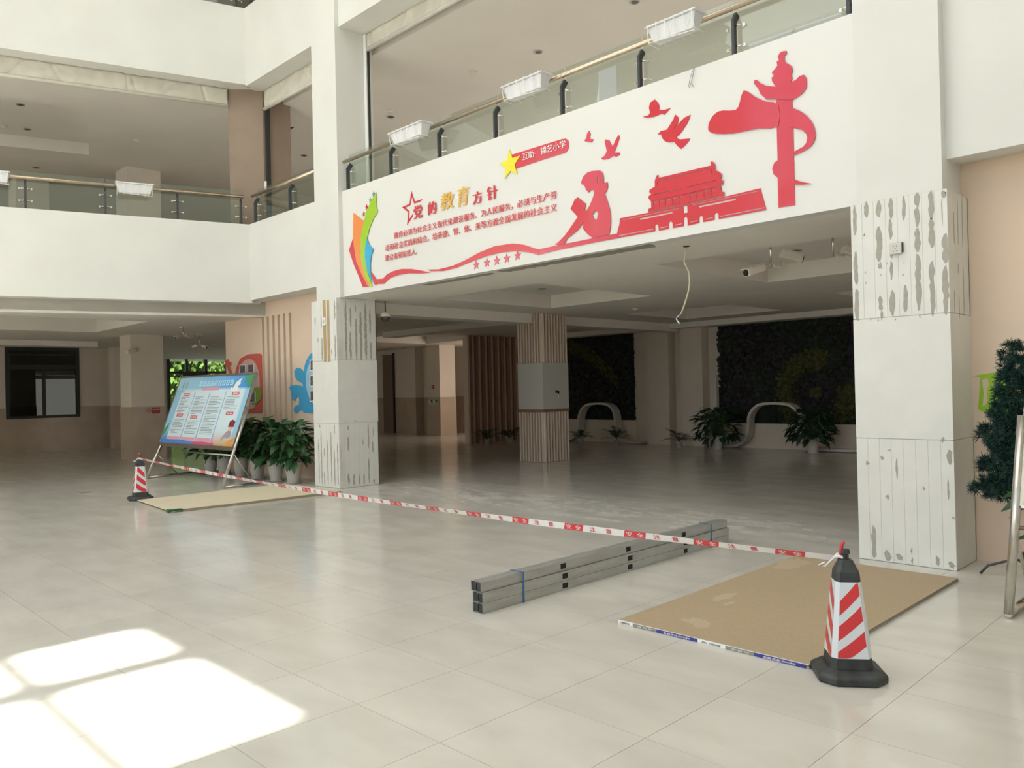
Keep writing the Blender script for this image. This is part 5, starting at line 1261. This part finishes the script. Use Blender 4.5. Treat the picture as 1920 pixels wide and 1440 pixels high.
for px, py, z, lab, grp in ((1492, 469, 3.14, 'unlit round downlight in the tray behind the paired cameras', 'downlights in the hall ceiling'), (1016, 541, 3.14, 'unlit round downlight in the tray in front of the slatted column', 'downlights in the hall ceiling'), (1312, 569, 3.14, 'unlit round downlight in the far tray beyond the hanging cable', 'downlights in the hall ceiling'),
    (885, 135, C2, 'unlit downlight on the upper ceiling between two smoke detectors', 'downlights on the upper ceiling'), (1009, 97, C2, 'unlit downlight on the upper ceiling above the third mural planter', 'downlights on the upper ceiling'), (733, 219, C2, 'unlit downlight low on the upper ceiling near the tall shaft', 'downlights on the upper ceiling'), (1190, 3, C2, 'unlit downlight on the upper ceiling at the top edge of the view', 'downlights on the upper ceiling'),
    (38, 196, C2 + .25, 'unlit downlight nearer the blind in the upper angled tray', 'downlights of the upper side gallery'), (51, 242, C2 + .25, 'unlit downlight deeper in the upper angled tray', 'downlights of the upper side gallery'), (570, 291, C2, 'unlit downlight seen past the brown corner post', 'downlights of the upper side gallery'), (68, 314, C2, 'faint downlight farthest back on the upper side gallery', 'downlights of the upper side gallery'), (65, 601, 3.19, 'unlit downlight in the lower side tray', 'downlights of the lower side hall')):
    if px == 885: continue
    p = onZ(px, py, z); downlight(lab, p[0], p[1], z - .0005, grp)
sdm = MB().lathe([(.0, 0), (.055, 0), (.055, -.018), (.035, -.04), (.0, -.045)], 20).mesh('smoke_detector', CAMW, True)
for px, py, z, lab in ((889, 135, C2, 'white smoke detector on the upper ceiling above the second planter'), (731, 207, C2, 'white smoke detector beside the low upper downlight'), (1191, 578, Z1, 'white smoke detector near the hanging cable'), (255, 262, C2, 'white smoke detector on the angled upper ceiling'), (8, 236, C2 + .25, 'white smoke detector in the angled upper tray'), (405, 645, Z1, 'white detector near the glazed entrance')):
    p = onZ(px, py, z); o = link('smoke_detector', sdm, None, loc=(p[0], p[1], z - .0005)); o['label'] = lab; o['category'] = 'smoke detector'; o['group'] = 'ceiling smoke detectors'
hv = thing('ceiling_hatch', 'open dark ceiling hatch with its white flap hanging beside the corner post', 'hatch', (0, 0, 0))
h_ = [onZ(x / 3, y / 3, C2) for x, y in ((1560, 700), (1655, 716), (1610, 740), (1570, 735))]
MB().hexa([(p[0], p[1], C2 - .004) for p in h_], [(p[0], p[1], C2 - .001) for p in h_]).obj('opening', BLACK, hv)  # black plate under the uncut ceiling paints the dark inside of the hatch
k1, k2 = Vector(onZ(520, 233, C2)), None
fl_ = [Vector(onZ(x / 3, y / 3, C2)) for x, y in ((1500, 715), (1560, 700))]
f0_, f1_ = fl_
dz_ = Vector((0, 0, -.5)); th_ = (f1_ - f0_).cross(Vector((0, 0, 1))).normalized() * .015
MB().hexa([f0_ + dz_, f1_ + dz_, f1_ + dz_ + th_, f0_ + dz_ + th_], [f0_, f1_, f1_ + th_, f0_ + th_]).obj('flap', CEIL, hv)
# hanging cable
cbp = [(1287, 464), (1284, 480), (1283, 492), (1288, 502), (1292, 512), (1293, 530), (1291, 545), (1287, 560), (1282, 575), (1277, 588)]
hc = thing('hanging_cable', 'thin cream cable dangling from the soffit with a frayed white end', 'cable', (0, 0, 0))
MB().tube([tuple(onY(x, y, 5.12)) for x, y in cbp], .0085, 6).obj('cable', CABLE, hc, smooth=True)
MB().tube([tuple(onY(x, y, 5.12)) for x, y in ((1277, 588), (1270, 594), (1268, 598), (1274, 607))], [.003, .004, .006, .010], 6).obj('cable_end', WHT, hc, smooth=True)
a = onY(1287, 464, 5.12); MB().lathe([(0, 0), (.04, 0), (.03, -.008), (0, -.01)], 10, c=(a[0], a[1], Z1)).obj('cable_hole', STEM, hc)
# scarred strips of the soffit edge
rs2 = random.Random(8)
def soffit_strip(label, x0, x1, ya, yb, seed):
    rnd = random.Random(seed); n = int((x1 - x0) / .06); A_ = [(x0 + (x1 - x0) * i / n, ya + rnd.uniform(-.012, .012)) for i in range(n + 1)]; B_ = [(x1 - (x1 - x0) * i / n, yb + rnd.uniform(-.02, .02)) for i in range(n + 1)]
    B_[0] = (x1, (ya + yb) / 2); B_[-1] = (x0, (ya + yb) / 2)
    o = MB().cut(A_ + B_, [], lambda a, b, d: (a, b, Z1 - .002 + d), .0018).obj('soffit_scar', CEILG); o['label'] = label; o['category'] = 'plaster scar'; o['group'] = 'plaster scars on the soffit edge'
soffit_strip('long grey plaster scar on the soffit under the gate silhouette', -3.9, -1.62, 4.70, 4.88, 3)
soffit_strip('shorter grey plaster scar on the soffit under the ribbon stars', -5.45, -4.05, 4.74, 4.86, 4)
# hanging fine wires on the mural top
hw = MB()
for pts in (((1302, 128), (1299, 142), (1296, 155), (1292, 165)), ((1300, 130), (1294, 145), (1291, 163)), ((1298, 158), (1300, 163))):
    hw.tube([tuple(onY(x, y, 4.60)) for x, y in pts], .0022, 5)
o = hw.obj('loose_wire', GREYD); o['label'] = 'fine loose wire hanging over the top of the mural by a dove'; o['category'] = 'wire'

# no smoking sign on the tiled column
sg_ = thing('wall_sign', 'small red and white no-smoking plate on the tiled column', 'sign', (-15.983, 5.03, 1.14))
bevel(bx(0, .008, -.17, .16, -.07, .07).obj('sign_plate', mat('sign_red', (.42, .04, .04), .4), sg_), .003)
bx(.008, .0095, -.17, -.03, -.07, .07).obj('white_panel', mat('sign_cream', (.55, .45, .40), .4), sg_)
rn = MB(); rn.tube([(.012, -.10 + .05 * math.cos(a), .05 * math.sin(a)) for a in [i * math.pi / 8 for i in range(17)]], .006, 6); rn.tube([(.012, -.135, .035), (.012, -.065, -.035)], .006, 6); rn.obj('prohibition_ring', mat('sign_red', (.42, .04, .04), .4), sg_)
text_line('禁止吸烟', lambda a, b: (-15.983 + .0100, a, b), 5.015, 5.175, 1.15, .035, WHT, None, 'sign_character', nv=(1, 0, 0)) and None
for o in [o for o in bpy.data.objects if o.name.startswith('sign_character')]:
    o.parent = sg_; o.matrix_parent_inverse = Matrix.Translation((15.983, -5.03, -1.14))
# small fittings in the lobby
e_ = onY(811, 664, 14.58)
o = bx(-.05, .05, -.05, 0, -.08, .08).obj('exit_lamp', CAMW, None, loc=(e_[0], 14.598, e_[2])); o['label'] = 'tiny emergency lamp high on the dim lobby wall'; o['category'] = 'lamp'
e_ = onY(814, 725, 14.08)
fa = thing('fire_alarm', 'small red alarm box on the lobby column', 'alarm', (-16.78, 14.098, e_[2])); bevel(bx(-.05, .05, -.03, 0, -.06, .05).obj('alarm_box', mat('alarm_red', (.35, .05, .04), .4), fa), .005); bx(-.02, .02, -.034, -.03, -.02, .02).obj('call_point', CAMW, fa)
ps = thing('wall_plaque', 'grey patterned plaque on the dado of the lobby column', 'plaque', (-16.78, 14.086, 1.10))
bevel(bx(-.26, .26, -.02, 0, -.16, .14).obj('plaque_plate', mat('plaque_grey', (.40, .40, .36), .5), ps), .01)
for k in range(4): MB().lathe([(0, -.004), (.05, -.004), (.045, 0), (0, 0)], 14).obj('plaque_roundel', GREYD if k % 2 else CAMW, ps).matrix_local = Matrix.Translation((-.18 + k * .12, -.021, -.01 + .03 * (k % 2))) @ Matrix.Rotation(math.pi / 2, 4, 'X')
o = MB().tube([tuple(onX(496 + 2, y, -10.0)) for y in (340, 358)], .02, 6).obj('door_contact', WHT); o['label'] = 'small white contact box on the dark guide rail'; o['category'] = 'sensor'

# ================================================================== OUTSIDE THE GLAZED ENTRANCE
struct('ground_outside', bx(-60, -30, -20, 50, -.3, -.02), mat('outside_paving', (.30, .32, .22), .9, noise=.2, scale=1), label='sunlit ground outside the glazed entrance')
struct('roof_canopy', bx(-31.5, -28.2, 6, 20, 3.15, 3.3), WHITE, label='canopy slab outside the glazed entrance')
OLEAF = mat('sunlit_tree_leaf', (.20, .32, .06), .6, noise=.5, scale=3)
for k, (x, y, r_, lb) in enumerate(((-37, 13.9, 1.7, 'leafy green tree outside the entrance on the side of the tiled column'), (-38.5, 17.9, 1.8, 'leafy green tree outside the entrance on the side of the peach wall'), (-45, 16.6, 3.4, 'farther green tree behind the two outside trees'), (-37.5, 23, 2.2, 'leafy green tree at the far side of the entrance'))):
    t_ = thing('garden_tree', lb, 'tree', (x, y, 0), 'garden trees outside the entrance')
    MB().tube([(0, 0, -.02), (.1, 0, 1.5), (0, .1, 3)], [.16, .12, .08], 8).obj('trunk', STEM, t_, smooth=True)
    def smp(rg, n, r_=r_):
        u = rg.normal(size=(n, 3)); u /= np.linalg.norm(u, axis=1)[:, None]; c = rg.normal(size=(14, 3)) * r_ * .42
        P = c[rg.randint(0, 14, n)] + u * r_ * .5 * rg.uniform(.5, 1, n)[:, None]; P[:, 2] = P[:, 2] * .9 + 2.6; P[:, 2] = np.maximum(P[:, 2], .3); return P
    leaf_cloud('leaf_crown', 7000, smp, .28, OLEAF, t_, 60 + k)
